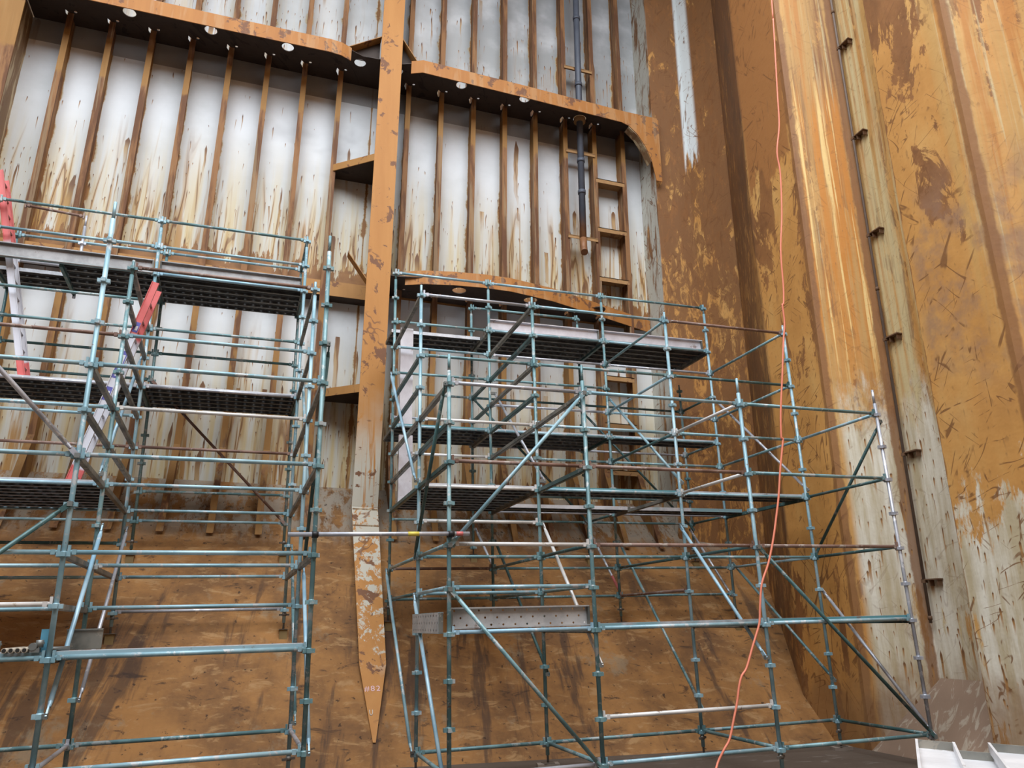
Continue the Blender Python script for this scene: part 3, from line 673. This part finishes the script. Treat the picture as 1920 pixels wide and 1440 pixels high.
# ---- right scaffold standards
tops = {'P': 8.8, 'Q': 12.35, 'S': 15.2, 'T': 15.2}
for r in 'PQST':
    for c in (1,2,3,4):
        if r == 'T' and c == 1: continue
        t = tops[r] if not (r == 'T' and c == 4) else 12.3
        x, y = RX[c], RY[r]; g = ground(x, y); ph = .05 if r in 'PQ' else .0
        zb = g + (.05 if r in 'PQ' else .10)
        sm = {('P',1):'teal',('P',2):'teal',('P',3):'pale',('P',4):'galv',('Q',1):'pale',('Q',2):'teal',('Q',3):'pale',('Q',4):'pale',('S',4):'pale'}.get((r,c),'teal')
        standard('standard', Vector((x,y,0)), zb, t*.5, [k*.5 for k in range(-1,16)], M[sm], SR, 0., True)
        pads.append((x, y, g, r, c, 'R'))
RL = [ # row, level, bays, material
 ('P',8,'1','galv'),('P',8,'2','pale'),('P',8,'3','teal'),('P',6,'12','rusty'),('P',6,'3','teal'),('P',4,'1','white'),('P',4,'23','rusty'),('P',3,'1','pale'),
 ('P',2,'1','bright'),('P',2,'23','pale'),('P',0,'2','white'),('P',-1,'1','galv'),('P',-1,'2','pale'),('P',-1,'3','teal'),
 ('Q',12,'1','galv'),('Q',12,'2','pale'),('Q',12,'3','rusty'),('Q',10,'12','teal'),('Q',10,'3','dteal'),('Q',8,'1','white'),('Q',8,'2','pale'),('Q',8,'3','teal'),
 ('Q',6,'1','white'),('Q',6,'23','pale'),('Q',5,'1','white'),('Q',4,'123','teal'),('Q',3,'1','pale'),('Q',-1,'123','teal'),
 ('S',15,'12','pale'),('S',15,'3','teal'),('S',13,'1','teal'),('S',13,'23','pale'),('S',12,'1','pale'),('S',12,'23','galv'),('S',11,'12','teal'),('S',10,'2','galv'),('S',10,'3','pale'),
 ('S',9,'123','pale'),('S',8,'1','white'),('S',8,'23','teal'),('S',6,'23','galv'),('S',4,'1','rusty'),('S',4,'23','teal'),('S',3,'123','teal'),
 ('T',13,'23','teal'),('T',11,'23','dteal'),('T',10,'2','dteal'),('T',9,'23','galv'),('T',7,'23','teal'),('T',6,'23','teal'),('T',15,'2','teal')]
for r, k, bays, mt in RL:
    for c in bays: c = int(c); ledger(RN(c,r,k), RN(c+1,r,k), M[mt], SR)
for (lo, hi) in ((11,2.30),(10,2.30),(6,2.32)): ledger(Vector((hi,RY['T'],lo*.5)), RN(2,'T',lo), M['galv' if lo == 10 else 'teal'], SR)
RT = [ # col, rows, level, flat?
 (1,'QS',12,1),(1,'QS',10,1),(1,'QS',9,1),(1,'PQ',8,1),(1,'QS',8,1),(1,'PQ',7,1),(1,'QS',7,1),(1,'PQ',6,1),(1,'QS',6,1),(1,'PQ',4,0),(1,'QS',4,0),(1,'QS',3,0),(1,'PQ',3,0),(1,'PQ',-1,0),(1,'QS',-1,0),
 (2,'QS',12,1),(2,'QS',11,1),(2,'QS',10,1),(2,'ST',11,1),(2,'ST',10,1),(2,'ST',9,1),(2,'ST',13,1),(2,'QS',9,1),(2,'QS',8,1),(2,'PQ',8,1),(2,'PQ',6,1),(2,'QS',6,1),(2,'PQ',4,0),(2,'QS',4,0),(2,'PQ',3,0),(2,'QS',3,0),(2,'PQ',-1,0),(2,'PQ',2,1),
 (3,'QS',12,0),(3,'QS',10,0),(3,'QS',8,0),(3,'ST',9,1),(3,'ST',13,1),(3,'PQ',8,2),(3,'PQ',6,2),(3,'QS',6,1),(3,'PQ',4,0),(3,'QS',4,0),(3,'ST',6,0),(3,'QS',3,3),(3,'PQ',-1,0),(3,'PQ',2,1),
 (4,'QS',12,0),(4,'QS',10,0),(4,'QS',8,0),(4,'ST',11,0),(4,'ST',9,0),(4,'ST',13,1),(4,'ST',6,0),(4,'PQ',8,0),(4,'PQ',6,0),(4,'PQ',4,0),(4,'QS',6,1),(4,'QS',4,0),(4,'PQ',-1,0),(4,'PQ',2,1)]
for c, rw, k, fl in RT:
    if rw == 'QS' and k == -1: continue
    p, q = RN(c, rw[0], k), RN(c, rw[1], k)
    if rw == 'ST' and c == 4 and k > 12: q = Vector((q.x, q.y, q.z))
    if fl == 1: flat_transom(p, q, M[rr.choice(['bearer','bearer','dteal'])], SR)
    else: ledger(p, q, M[{2:'white',3:'rusty'}.get(fl) or rr.choice(['teal','teal','pale','dteal'])], SR, name='transom')
X = .055
for (a, b_, mt, off, red) in [
 ((1,'P',4),(2,'P',8),'pale',(0,-X,0),0), ((1,'P',3),(2,'P',-1.1),'teal',(0,-X,0),0), ((1,'P',8),(1,'Q',4),'dteal',(-X,0,0),0), ((1,'S',11),(1,'Q',6.2),'bright',(-X,0,0),0),
 ((1,'S',4),(1,'Q',-1),'pale',(-X,0,0),0), ((1,'Q',3),(1,'P',-1.1),'bright',(-X,0,0),0), ((2,'S',10.5),(2,'Q',6.3),'galv',(.10,0,0),0), ((3,'S',10.6),(3,'Q',6.4),'pale',(X,0,0),0),
 ((2,'T',11),(3,'T',6),'dteal',(0,-X,0),0), ((3,'T',10.7),(4,'T',5.8),'dteal',(0,-X,0),0), ((4,'S',10.9),(4,'Q',6.3),'galv',(X,0,0),0), ((4,'P',7.8),(4,'Q',4.2),'dteal',(X,0,0),0),
 ((2,'Q',5),(2,'P',1.2),'white',(X,0,0),0), ((3,'Q',5),(3,'P',1.2),'bright',(-X,0,0),0), ((4,'Q',3),(4,'P',-1),'galv',(X,0,0),0), ((3,'P',4),(4,'P',-1),'dteal',(0,-X,0),0),
 ((3,'S',5),(3,'Q',-.4),'teal',(X,0,0),0), ((2,'S',5),(2,'Q',.8),'dteal',(X,0,0),0), ((3,'T',5.6),(3,'S',3),'galv',(X,0,0),1), ((4,'T',5.8),(4,'S',3),'galv',(-X,0,0),0), ((4,'S',4.2),(4,'Q',.2),'teal',(X,0,0),0), ((2,'T',5.7),(2,'S',3.9),'galv',(X,0,0),0)]:
    brace(RN(*a), RN(*b_), M[mt], SR, off, bool(red))

# ---- left scaffold standards
ltop = {('F',0):12,('F',1):12.0,('F',2):11.9,('H',0):12.2,('H',1):12.25,('H',2):12.25,('G',0):16.2,('G',1):16.2,('G',2):16.2,('K',0):16.3,('K',1):16.3,('K',2):16.3}
for (r, c), t in ltop.items():
    p = LN(c, r, 0); g = ground(p.x, p.y); zb = g + (.05 if r in 'FH' else .10)
    mt = {('F',1):'pale',('F',2):'teal',('H',2):'pale',('G',1):'pale',('G',2):'pale'}.get((r,c),'teal')
    standard('standard', p, zb, t*.5-.12, [k*.5-.12 for k in range(-1,17)], M[mt], SL, LA, True)
    pads.append((p.x, p.y, g, r, c, 'L'))
p = LN(-4.03+2.443*.42, 'K', 0); standard('standard', p, 6.70, 8.45, [7.38,7.88], M['galv'], SL, LA)
LL = [('G',16,'01','teal'),('G',15,'01','pale'),('G',14,'1','bright'),('G',14,'0','teal'),('K',16,'01','pale'),('H',12,'1','rusty'),('G',13,'0','teal'),('K',15,'0','galv'),('G',12,'01','teal'),('H',10,'0','rusty'),('H',10,'1','pale'),
 ('K',12,'01','dteal'),('F',8,'0','pale'),('F',8,'1','pale'),('K',11,'0','dteal'),('G',10,'01','galv'),('H',8,'0','pale'),('H',8,'1','white'),('G',9,'0','pale'),('G',8,'01','rusty'),('F',6,'01','pale'),('H',6,'0','bright'),('H',6,'1','pale'),
 ('K',7,'1','teal'),('G',6,'01','pale'),('K',6,'01','pale'),('G',5,'0','dteal'),('G',4,'01','pale'),('F',4,'01','pale'),('H',4,'01','pale'),('F',3,'0','white'),('H',3,'01','pale'),('G',3,'1','galv'),('H',0,'01','teal'),('F',0,'01','pale'),('F',2,'01','pale')]
for r, k, bays, mt in LL:
    for c in bays: c = int(c); ledger(LN(c,r,k), LN(c+1,r,k), M[mt], SL)
ledger(LN(0,'K',17.2), LN(-4.03+2.443*.42,'K',17.05), M['rusty'], SL)
LT = [(1,'FH',8),(1,'FH',7),(1,'HG',8),(1,'FH',6),(1,'HG',7),(1,'HG',9),(1,'HG',10),(1,'HG',12),(1,'HG',11),(1,'GK',14),(1,'GK',10),(1,'HG',6),(1,'FH',4),(1,'HG',4),(1,'FH',3),(1,'FH',0),(1,'FH',2),
 (2,'GK',16),(2,'GK',14),(2,'HG',12),(2,'HG',10),(2,'FH',8),(2,'HG',8),(2,'FH',6),(2,'HG',6),(2,'FH',4),(2,'HG',4),(2,'FH',0),(2,'FH',2),(2,'GK',10),(0,'GK',14),(0,'GK',10),(0,'HG',6),(0,'FH',2),(0,'FH',8),(-4.03+2.443*.42,'GK',14)]
for c, rw, k in LT:
    p, q = LN(c, rw[0], k), LN(c, rw[1], k)
    if k in (0,): ledger(p, q, M['galv'], SL, name='transom')
    else: flat_transom(p, q, M['dteal' if rw == 'GK' else 'bearer'], SL)
def lo(x, y): return (x*math.cos(LA)-y*math.sin(LA), x*math.sin(LA)+y*math.cos(LA), 0)
for (a, b_, mt, off) in [((1,'F',6),(0,'F',11.2),'galv',lo(0,-X)), ((1,'F',5),(0,'F',.6),'dteal',lo(0,-X)), ((1,'G',11),(1,'H',6.3),'bright',lo(-X,0)), ((1,'H',5),(1,'F',1),'bright',lo(X,0)), ((1,'G',5.5),(1,'H',1.0),'galv',lo(X,0)),
 ((1,'K',11),(2,'K',6),'rusty',lo(0,-X)), ((2,'F',9),(2,'H',4),'dteal',lo(X,0)), ((2,'G',11),(2,'H',6),'pale',lo(X,0)), ((2,'H',4),(2,'F',0),'bright',lo(X,0)), ((2,'G',5),(2,'H',.2),'teal',lo(X,0))]:
    brace(LN(*a), LN(*b_), M[mt], SL, off)

# ---- timber pads under the feet
desc = {'P':'front row','Q':'second row','S':'third row','T':'back row','F':'front row','H':'second row','G':'third row','K':'back row'}
colname = {1:'leftmost',2:'second from the left',3:'third from the left',4:'rightmost'}
lcol = {0:'left edge',1:'middle',2:'right end'}
for x, y, g, r, c, side in pads:
    on_slope = r in 'STGK'
    b = MB()
    if on_slope:   # wedge on the hopper
        xs = (x-.09, x+.09)
        b.prism([(x-.06,y-.05,g+.10),(x-.06,y+.06,g+.10),(x-.06,y+.06,g+.059),(x-.06,y-.05,g-.049)], (.12,0,0))
    else: b.cbox((x,y,g+.025),(.30 if side == 'R' else .24,.16,.05), .3 if c % 2 else -.2)
    where = ('the %s post, %s, right scaffold' % (colname[c], desc[r])) if side == 'R' else ('the %s post, %s, left scaffold' % (lcol[c], desc[r]))
    tag(b.build('timber_wedge' if on_slope else 'timber_pad', M['yellow'] if on_slope else M['pad']),
        ('timber wedge on the slope under %s' if on_slope else 'flat timber pad under %s') % where, 'timber', 'timber under the scaffold feet')

# ================================================================== PLANKS
PROF_FLAT = [(-.12,0),(-.12,.063),(.12,.063),(.12,0),(.104,0),(.104,.055),(-.104,.055),(-.104,0)]
PROF = [(-.12,0),(-.12,.063),(.12,.063),(.12,0),(.095,0),(.095,.007),(.113,.007),(.113,.056),(.05,.056),(.05,.038),(.035,.038),(.035,.056),
        (-.035,.056),(-.035,.038),(-.05,.038),(-.05,.056),(-.113,.056),(-.113,.007),(-.095,.007),(-.095,0)]
_pl = {}
def plank_mesh(L, mat):
    key = (round(L,3), mat)
    if key not in _pl:
        pf = PROF_FLAT if mat in ('plankf', 'planku', 'toeg', 'plankh', 'plankb') else PROF
        b = MB(); b.prism([(-L/2, y, z) for y, z in pf], (L,0,0))
        o = b.build('plank', M[mat], base=(0,0,0))
        if mat in ('plank', 'plankw', 'plankt'):
            o.data.materials.append(M['hollow'])
            for p in o.data.polygons:
                if abs(p.center.y) < .1135 and p.center.z < .0575 and len(p.vertices) == 4: p.material_index = 1
        e = MB(); e.box((-L/2-.004,-.113,.004),(-L/2+.02,.113,.06)); eo = e.build('end_plate', M['bearer'], base=(0,0,0))
        e2 = MB(); e2.box((L/2-.02,-.113,.004),(L/2+.004,.113,.06)); eo2 = e2.build('end_plate', M['bearer'], base=(0,0,0))
        _pl[key] = (o.data, eo.data, eo2.data)
        for q in (o, eo, eo2): bpy.data.objects.remove(q)
    return _pl[key]
def plank(L, loc, label, group, mat='plank', rz=0., rx=0., rot=None, name='scaffold_plank', cat='plank', ends=True):
    a, e1, e2 = plank_mesh(L, mat)
    o = bpy.data.objects.new(name, a); C.objects.link(o); o.location = loc
    o.rotation_euler = rot if rot is not None else (rx, 0, rz)
    if ends: child('end_plate', e1, o); child('end_plate', e2, o)
    return tag(o, label, cat, group)
ORD = ['front','second','third','fourth','fifth','sixth','seventh','eighth','ninth','tenth']
def deckR(c, k, ys, mats, where):
    L = RX[c+1]-RX[c]-.06; n = len(ys)
    for i, y in enumerate(ys):
        nm = 'only' if n == 1 else ('front' if i == 0 else ('rearmost' if i == n-1 else ORD[i]))
        plank(L, ((RX[c]+RX[c+1])/2, y, k*.5+.012), '%s steel plank, %s' % (nm if nm in ('only','front','rearmost') else nm+' from front', where), 'steel planks of the right scaffold decks', mats[i % len(mats)])
def rows(y0, n, p=.245): return [y0+.125+i*p for i in range(n)]
S_, T_, Q_, P_ = RY['S'], RY['T'], RY['Q'], RY['P']
deckR(2, 13, rows(S_+.03,5), ['plank'], 'top deck, middle bay, right scaffold')
deckR(3, 13, rows(S_+.03,5), ['plank'], 'top deck, right bay, right scaffold')
deckR(1, 13, rows(S_+.52,3), ['plankw'], 'top deck, left bay, right scaffold')
deckR(1, 9, rows(S_+.03,5), ['plankt','plank'], 'second deck from the top, left bay, right scaffold')
deckR(2, 9, rows(S_+.03,5), ['plankw','plank'], 'second deck from the top, middle bay, right scaffold')
deckR(3, 9, rows(S_+.03,2), ['plankw'], 'second deck from the top, right bay, right scaffold')
deckR(1, 6, rows(Q_+.03,9,.262), ['plankw','plank'], 'third deck from the top, left bay, right scaffold')
deckR(2, 6, rows(Q_+.03,2), ['plankt'], 'third deck front walkway, middle bay, right scaffold')
deckR(3, 6, rows(Q_+.03,2), ['plankw'], 'third deck front walkway, right bay, right scaffold')
deckR(2, 6, rows(S_-.62,2), ['plankw'], 'third deck rear walkway, middle bay, right scaffold')
deckR(3, 6, rows(S_-.62,2), ['plank'], 'third deck rear walkway, right bay, right scaffold')
deckR(2, 2, rows(P_+.03,2), ['plank'], 'lowest deck, middle bay, right scaffold')
deckR(3, 2, rows(P_+.03,2), ['plankt'], 'lowest deck, right bay, right scaffold')
# planks stood on edge as toe boards
def on_edge(L, c, z, label, mat, inward=True, rz=0., group='planks stood on edge as toe boards'):
    # inward: hollow side towards the viewer
    rx = R(-90) if inward else R(90)
    m3 = Matrix.Rotation(rz, 3, 'Z') @ Matrix.Rotation(rx, 3, 'X')
    plank(L, (c[0], c[1], z), label, group, mat, rot=m3.to_euler(), name='toe_board', cat='toe board')
xm = lambda c: (RX[c]+RX[c+1])/2
on_edge(RX[3]-RX[2]-.07, (xm(2), S_+.11), 6.575+.12, 'pale toe board along the top deck, middle bay, right scaffold', 'planku', True)
on_edge(RX[4]-RX[3]-.07, (xm(3), S_+.11), 6.575+.12, 'pale toe board along the top deck, right bay, right scaffold', 'planku', True)
on_edge(RX[2]-RX[1]-.08, (xm(1), P_+.06), 1.055+.122, 'perforated plank standing on edge, lowest deck, left bay, right scaffold', 'plankh', True)
on_edge(1.55, (RX[1]-.03, P_+.93), 1.0+.13, 'short sheet standing across the left end of the lowest deck, right scaffold', 'plankb', True, R(90))
# two planks stood upright at the left end
def upright(x, y, z, L, lab, rz):
    m3 = Matrix.Rotation(rz, 3, 'Z') @ Matrix.Rotation(R(90), 3, 'X') @ Matrix.Rotation(R(90), 3, 'Z')
    plank(L, (x, y, z), lab, 'upright planks', 'planku', rot=m3.to_euler(), name='upright_plank')
upright(2.42, 13.36, 4.50+.085+.94, 1.87, 'upper of two pale upright planks at the left end of the right scaffold', R(4))
upright(2.35, 12.92, 3.09+.60, 1.18, 'lower of two pale upright planks at the left end of the right scaffold', R(4))

def deckL(c, k, ys, mats, where):
    L = 2.443-.06; n = len(ys)
    for i, y in enumerate(ys):
        nm = 'only' if n == 1 else ('front' if i == 0 else ('rearmost' if i == n-1 else ORD[i]))
        x = (LX[c]+LX[c+1])/2 if not isinstance(y, tuple) else y[1]
        l = L if not isinstance(y, tuple) else y[2]; yy = y[0] if isinstance(y, tuple) else y
        plank(l, LW(x, yy, k*.5-.12+.012), '%s steel plank, %s' % (nm if nm in ('only','front','rearmost') else nm+' from front', where), 'steel planks of the left scaffold decks', mats[i % len(mats)], rz=LA)
G_, K_, H_, F_ = LY['G'], LY['K'], LY['H'], LY['F']
deckL(1, 14, rows(G_+.03,5), ['plankt','plank'], 'top deck, right bay, left scaffold')
deckL(0, 14, [(y, (LX[0]+LX[1])/2+.5, 1.40) for y in rows(G_+.03,2)] + rows(G_+.52,3), ['plank'], 'top deck, left bay, left scaffold')
deckL(1, 10, rows(G_+.03,5), ['plankw','plank'], 'middle deck, right bay, left scaffold')
deckL(0, 10, rows(G_+.03,5), ['plankw','plank'], 'middle deck, left bay, left scaffold')
deckL(0, 6, rows(H_+.03,9,.262), ['plankw','plank'], 'lower deck, left bay, left scaffold')
deckL(1, 2, rows(F_+.03,2), ['plankb','plankw'], 'lowest deck, right bay, left scaffold')
deckL(0, 2, rows(F_+.03,3), ['plankb'], 'lowest deck, left bay, left scaffold')
c = LW((LX[1]+LX[2])/2, G_+.11, 0); on_edge(2.36, c, 6.88+.075+.123, 'plank on edge along the top deck, right bay, left scaffold', 'toeg', True, LA)
c = LW((LX[0]+LX[1])/2, G_-.06, 0); on_edge(2.36, c, 6.88+.123, 'plank on edge along the top deck, left bay, left scaffold', 'toeg', True, LA)
# ================================================================== LOOSE THINGS
# long silver tube tied across between the two scaffolds
o = empty('tie_tube', (.4,8.80,2.1), 'long silver tube clamped between the two scaffolds, crossing the orange column', 'tube')
p, q = Vector((.324,8.80,2.10)), Vector((2.387,8.80,2.13)); d = (q-p).normalized()
b = MB(); b.tube(p, q, .0245, n=12); tb = b.build('tube_body', M['galv'], o)
b = MB(); b.tube(p+d*1.33, p+d*1.46, .026, n=12); b.build('yellow_band', M['tape'], tb)
b = MB(); b.tube(q-d*.16, q-d*.08, .026, n=12); b.build('red_band', M['redend'], tb)
for x, yy in ((.614,8.858),(2.167,8.908)):
    b = MB(); zz = 2.10+(x-.324)*.0145; b.tube((x-.035,8.80,zz),(x+.035,8.80,zz),.034,n=12); b.tube((x,yy-.02,zz-.035),(x,yy-.02,zz+.035),.036,n=12); b.bar((x,8.79,zz),(x,yy,zz),.05,.05)
    b.build('coupler', M['dark'], o)

# ladders
def ladder(base, top, across, width, label, stickers=False, rungs=.30):
    base, top = Vector(base), Vector(top); zax = (top-base).normalized(); L = (top-base).length
    xax = Vector(across); xax = (xax - zax*xax.dot(zax)).normalized(); yax = zax.cross(xax)
    o = empty('ladder', base, label, 'ladder', 'red ladders'); o.rotation_euler = Matrix((xax,yax,zax)).transposed().to_euler(); o['_o'] = [0,0,0]
    for s in (-1,1):
        b = MB(); b.box((s*width/2-.004,-.048,0),(s*width/2+.004,.048,L)); b.box((s*width/2-.018,-.050,0),(s*width/2+.018,-.042,L)); b.box((s*width/2-.018,.042,0),(s*width/2+.018,.050,L))
        rl = b.build('rail', M['ladder'], o)
        if stickers and s < 0:
            for z0, h in ((1.62,.42),(1.28,.20),(2.35,.16)):
                b = MB(); b.box((s*width/2-.0065,-.040,z0),(s*width/2-.0042,.040,z0+h)); b.build('sticker', M['sticker'], rl)
                b = MB(); b.box((s*width/2-.0075,-.025,z0+.03),(s*width/2-.0066,.012,z0+h-.06)); b.build('sticker_print', M['stickerw'], rl)
    n = int(L/rungs)
    for i in range(n):
        z = .2+i*rungs
        if z > L-.05: break
        b = MB(); b.tube((-width/2,0,z),(width/2,0,z),.017,n=8); b.build('rung', M['rung'], o)
    return o
ladder((-3.66,13.22,4.97), (-4.49,13.22,8.50), (.0,1,0), .34, 'red and white ladder at the left edge, rising past the top deck')
ladder((-2.46,11.58,2.97), (-1.69,11.58,6.06), (.0,1,0), .32, 'red and white ladder leaning from the lower deck, with blue stickers on its rail', True)

# orange cord hanging in front of the right scaffold
pts = [(1447,0),(1450,40),(1454,110),(1458,180),(1461,235),(1457,285),(1463,325),(1466,400),(1464,470),(1469,540),(1469,570),(1467,572),(1471,606),(1469,640),(1467,700),(1464,770),(1465,820),(1468,825),(1463,880),(1460,930),(1456,965),(1450,1010),(1441,1055),(1431,1085),(1427,1105),(1425,1140),(1424,1167),(1418,1190),(1411,1213),(1400,1252),(1391,1267),(1386,1286),(1382,1317),(1376,1348),(1368,1386),(1357,1407),(1343,1440)]
CR = Matrix.Rotation(R(-18.6351),3,'Z') @ Matrix.Rotation(R(17.2989),3,'X') @ Matrix.Rotation(R(1.4766),3,'Y')
CP = Vector((0,0,1.1361)); FPX = 1423.52
cp = []
for x, y in pts:                       # the cord hangs in the plane of the front rails
    d = CR @ Vector(((x-960)/FPX, 1, -(y-720)/FPX)); cp.append(CP + d*(8.3/d.y))
def smooth(ps, n=5):
    out = []
    for i in range(len(ps)-1):
        p0, p1, p2, p3 = ps[max(i-1,0)], ps[i], ps[i+1], ps[min(i+2,len(ps)-1)]
        for k in range(n):
            t = k/n; out.append(.5*((2*p1)+(p2-p0)*t+(2*p0-5*p1+4*p2-p3)*t*t+(3*p1-p0-3*p2+p3)*t**3))
    return out+[ps[-1]]
up = cp[0] + (cp[0]-cp[2])*3.; cp = [H((7.9,8.2,HT-.1)), up] + cp
e = cp[-1]; cp += [Vector((e.x-.25,e.y-.25,floor_z(e.x)+.02)), Vector((e.x-.9,e.y-.6,floor_z(e.x-.9)+.014)), Vector((e.x-1.7,e.y-1.6,floor_z(e.x-1.7)+.014))]
b = MB(); b.path(smooth(cp), .0135, 6)
tag(b.build('cord', M['cord']), 'orange cord hanging down in front of the right scaffold', 'cord')

# short tubes and couplers lying on the lowest deck of the left scaffold
zt = .88+.012+.063+.0245
for i, nm in enumerate(('leftmost','second from the left','second from the right','rightmost')):
    x = -2.20+i*.0565; b = MB(); b.tube((x,8.74,zt),(x-.02,9.55,zt),.0245,n=12)
    t = b.build('loose_tube', M['tee']); tag(t, '%s of four short tubes lying end on, left edge' % nm, 'tube', 'short tubes on the deck')
    b = MB(); b.tube((x,8.737,zt),(x,8.745,zt),.0185,n=12); b.build('bore', M['bore'], t)
for x, y, nm in ((-2.33,8.80,'left'),(-1.97,8.80,'right')):
    b = MB(); b.tube((x,y-.04,zt+.03),(x,y+.04,zt+.03),.036,n=10); b.tube((x+.05,y,zt+.02),(x+.05,y,zt+.09),.034,n=10); b.bar((x,y,zt+.055),(x+.09,y,zt+.06),.02,.02); b.cbox((x+.02,y,zt-.005),(.08,.07,.04))
    tag(b.build('coupler', M['coupler']), 'steel coupler lying just %s of the four short tubes' % nm, 'coupler', 'couplers by the short tubes')
b = MB(); b.tube((-1.945,9.0,zt),(-1.72,9.12,zt),.022,n=10)
tag(b.build('tube_offcut', M['coupler']), 'dark tube offcut lying beside the blue plate on the lowest deck', 'tube')
# blue steel plate and grey sheet standing at the end of that deck
o = tag(MB().box((-1.935,8.86,.955),(-1.85,8.885,1.168)).build('end_board', M['toeblue']), 'blue steel plate standing on the lowest deck beside the front post, left scaffold', 'toe board')
b = MB(); b.box((-1.845,9.55,.955),(-1.50,9.575,1.16)); b.box((-1.845,9.53,1.15),(-1.50,9.575,1.165)); b.box((-1.845,9.53,.955),(-1.50,9.575,.97))
tag(b.build('end_board', M['bearer']), 'dark grey steel sheet standing behind the blue plate, left scaffold', 'toe board')

# scraps on the third deck of the right scaffold
r2 = random.Random(5); b = MB()
for i in range(6):
    c0 = Vector((2.95+r2.uniform(-.12,.15), 12.4+r2.uniform(-.1,.1), 3.095)); ps = [c0+Vector((r2.uniform(-.22,.22), r2.uniform(-.1,.1), abs(math.sin(t*1.1))*r2.uniform(.05,.16))) for t in range(6)]
    b.path(smooth(ps,4), .006, 5)
tag(b.build('wire_scraps', M['wire']), 'tangle of pale wire lying on the third deck of the right scaffold', 'wire', kind='stuff')
b = MB(); b.prism([(3.10,12.45,3.085),(3.34,12.45,3.085),(3.30,12.45,3.16),(3.22,12.45,3.22),(3.13,12.45,3.15)], (0,.22,0))
tag(b.build('folded_rag', M['rag']), 'brown bundle beside the wire on the third deck of the right scaffold', 'rag')

# clean planks in the foreground, bottom right corner, lying hollow side up on a trestle
dirn = Vector((.819,.839,-.028)).normalized()
for (far_l, far_r, nm) in (((4.395,4.544,.289),(4.621,4.472,.276),'leftmost'),((4.66,4.48,.212),(4.886,4.408,.20),'middle'),((4.872,4.395,.252),(5.098,4.322,.24),'rightmost')):
    a, c_ = Vector(far_l), Vector(far_r); mid = (a+c_)/2; xax = -dirn; yv = (a-c_).normalized(); yv = (yv - xax*yv.dot(xax)).normalized(); zv = xax.cross(yv)
    m3 = Matrix((xax, yv, zv)).transposed()       # zv points down: hollow side up
    L = 1.77; plank(L, mid + xax*(L/2), '%s of the three clean planks lying hollow side up in the bottom right corner' % nm, 'clean planks in the foreground', 'plankf', rot=m3.to_euler(), name='loose_plank')
o = empty('trestle', (4.0,3.8,floor_z(4.0)), 'low timber trestle under the clean planks in the bottom right corner', 'trestle')
tv = Vector((.953,-.303,0)); c0 = Vector((4.02,3.72,0))
b = MB(); b.bar(c0-tv*.05+Vector((0,0,.165)), c0+tv*.85+Vector((0,0,.105)), .08, .08); b.build('beam', M['wood'], o)
for s in (.1, .7):
    for w in (-1, 1):
        t_ = c0+tv*s+Vector((0,0,.10)); f_ = c0+tv*s+dirn*w*.25; f_.z = floor_z(f_.x); b = MB(); b.bar(t_, f_, .06, .05, up=tv); b.build('leg', M['wood'], o)

# ================================================================== CAMERA AND LIGHT
cam = bpy.data.cameras.new('camera'); co = bpy.data.objects.new('camera', cam); C.objects.link(co)
cam.sensor_width = 36; cam.lens = FPX/1920*36; cam.clip_start = .05; cam.clip_end = 200
rt, fw, upv = CR.col[0], CR.col[1], CR.col[2]
m4 = Matrix((rt, upv, -fw)).transposed().to_4x4(); m4.translation = CP; co.matrix_world = m4
bpy.context.scene.camera = co
w = bpy.data.worlds.new('sky'); bpy.context.scene.world = w; w.use_nodes = True; nt = w.node_tree
bg = nt.nodes['Background']; bg.inputs['Color'].default_value = (.88,.94,1.0,1); bg.inputs['Strength'].default_value = 8.4
# daylight comes in through the open hatch (light portal)
pl_ = bpy.data.lights.new('hatch_portal', 'AREA'); pl_.shape = 'RECTANGLE'; pl_.size = HX1-HX0; pl_.size_y = HY1-HY0; pl_.cycles.is_portal = True
po = bpy.data.objects.new('hatch_portal', pl_); C.objects.link(po); po.location = H(((HX0+HX1)/2,(HY0+HY1)/2,HT+.1))
sc = bpy.context.scene
sc.view_settings.view_transform = 'Standard'; sc.view_settings.look = 'None'; sc.view_settings.exposure = -0.06; sc.view_settings.gamma = 1.0; sc.view_settings.use_curve_mapping = False
sc.cycles.max_bounces = 6; sc.cycles.diffuse_bounces = 3
for o in bpy.data.objects:
    if '_o' in o: del o['_o']
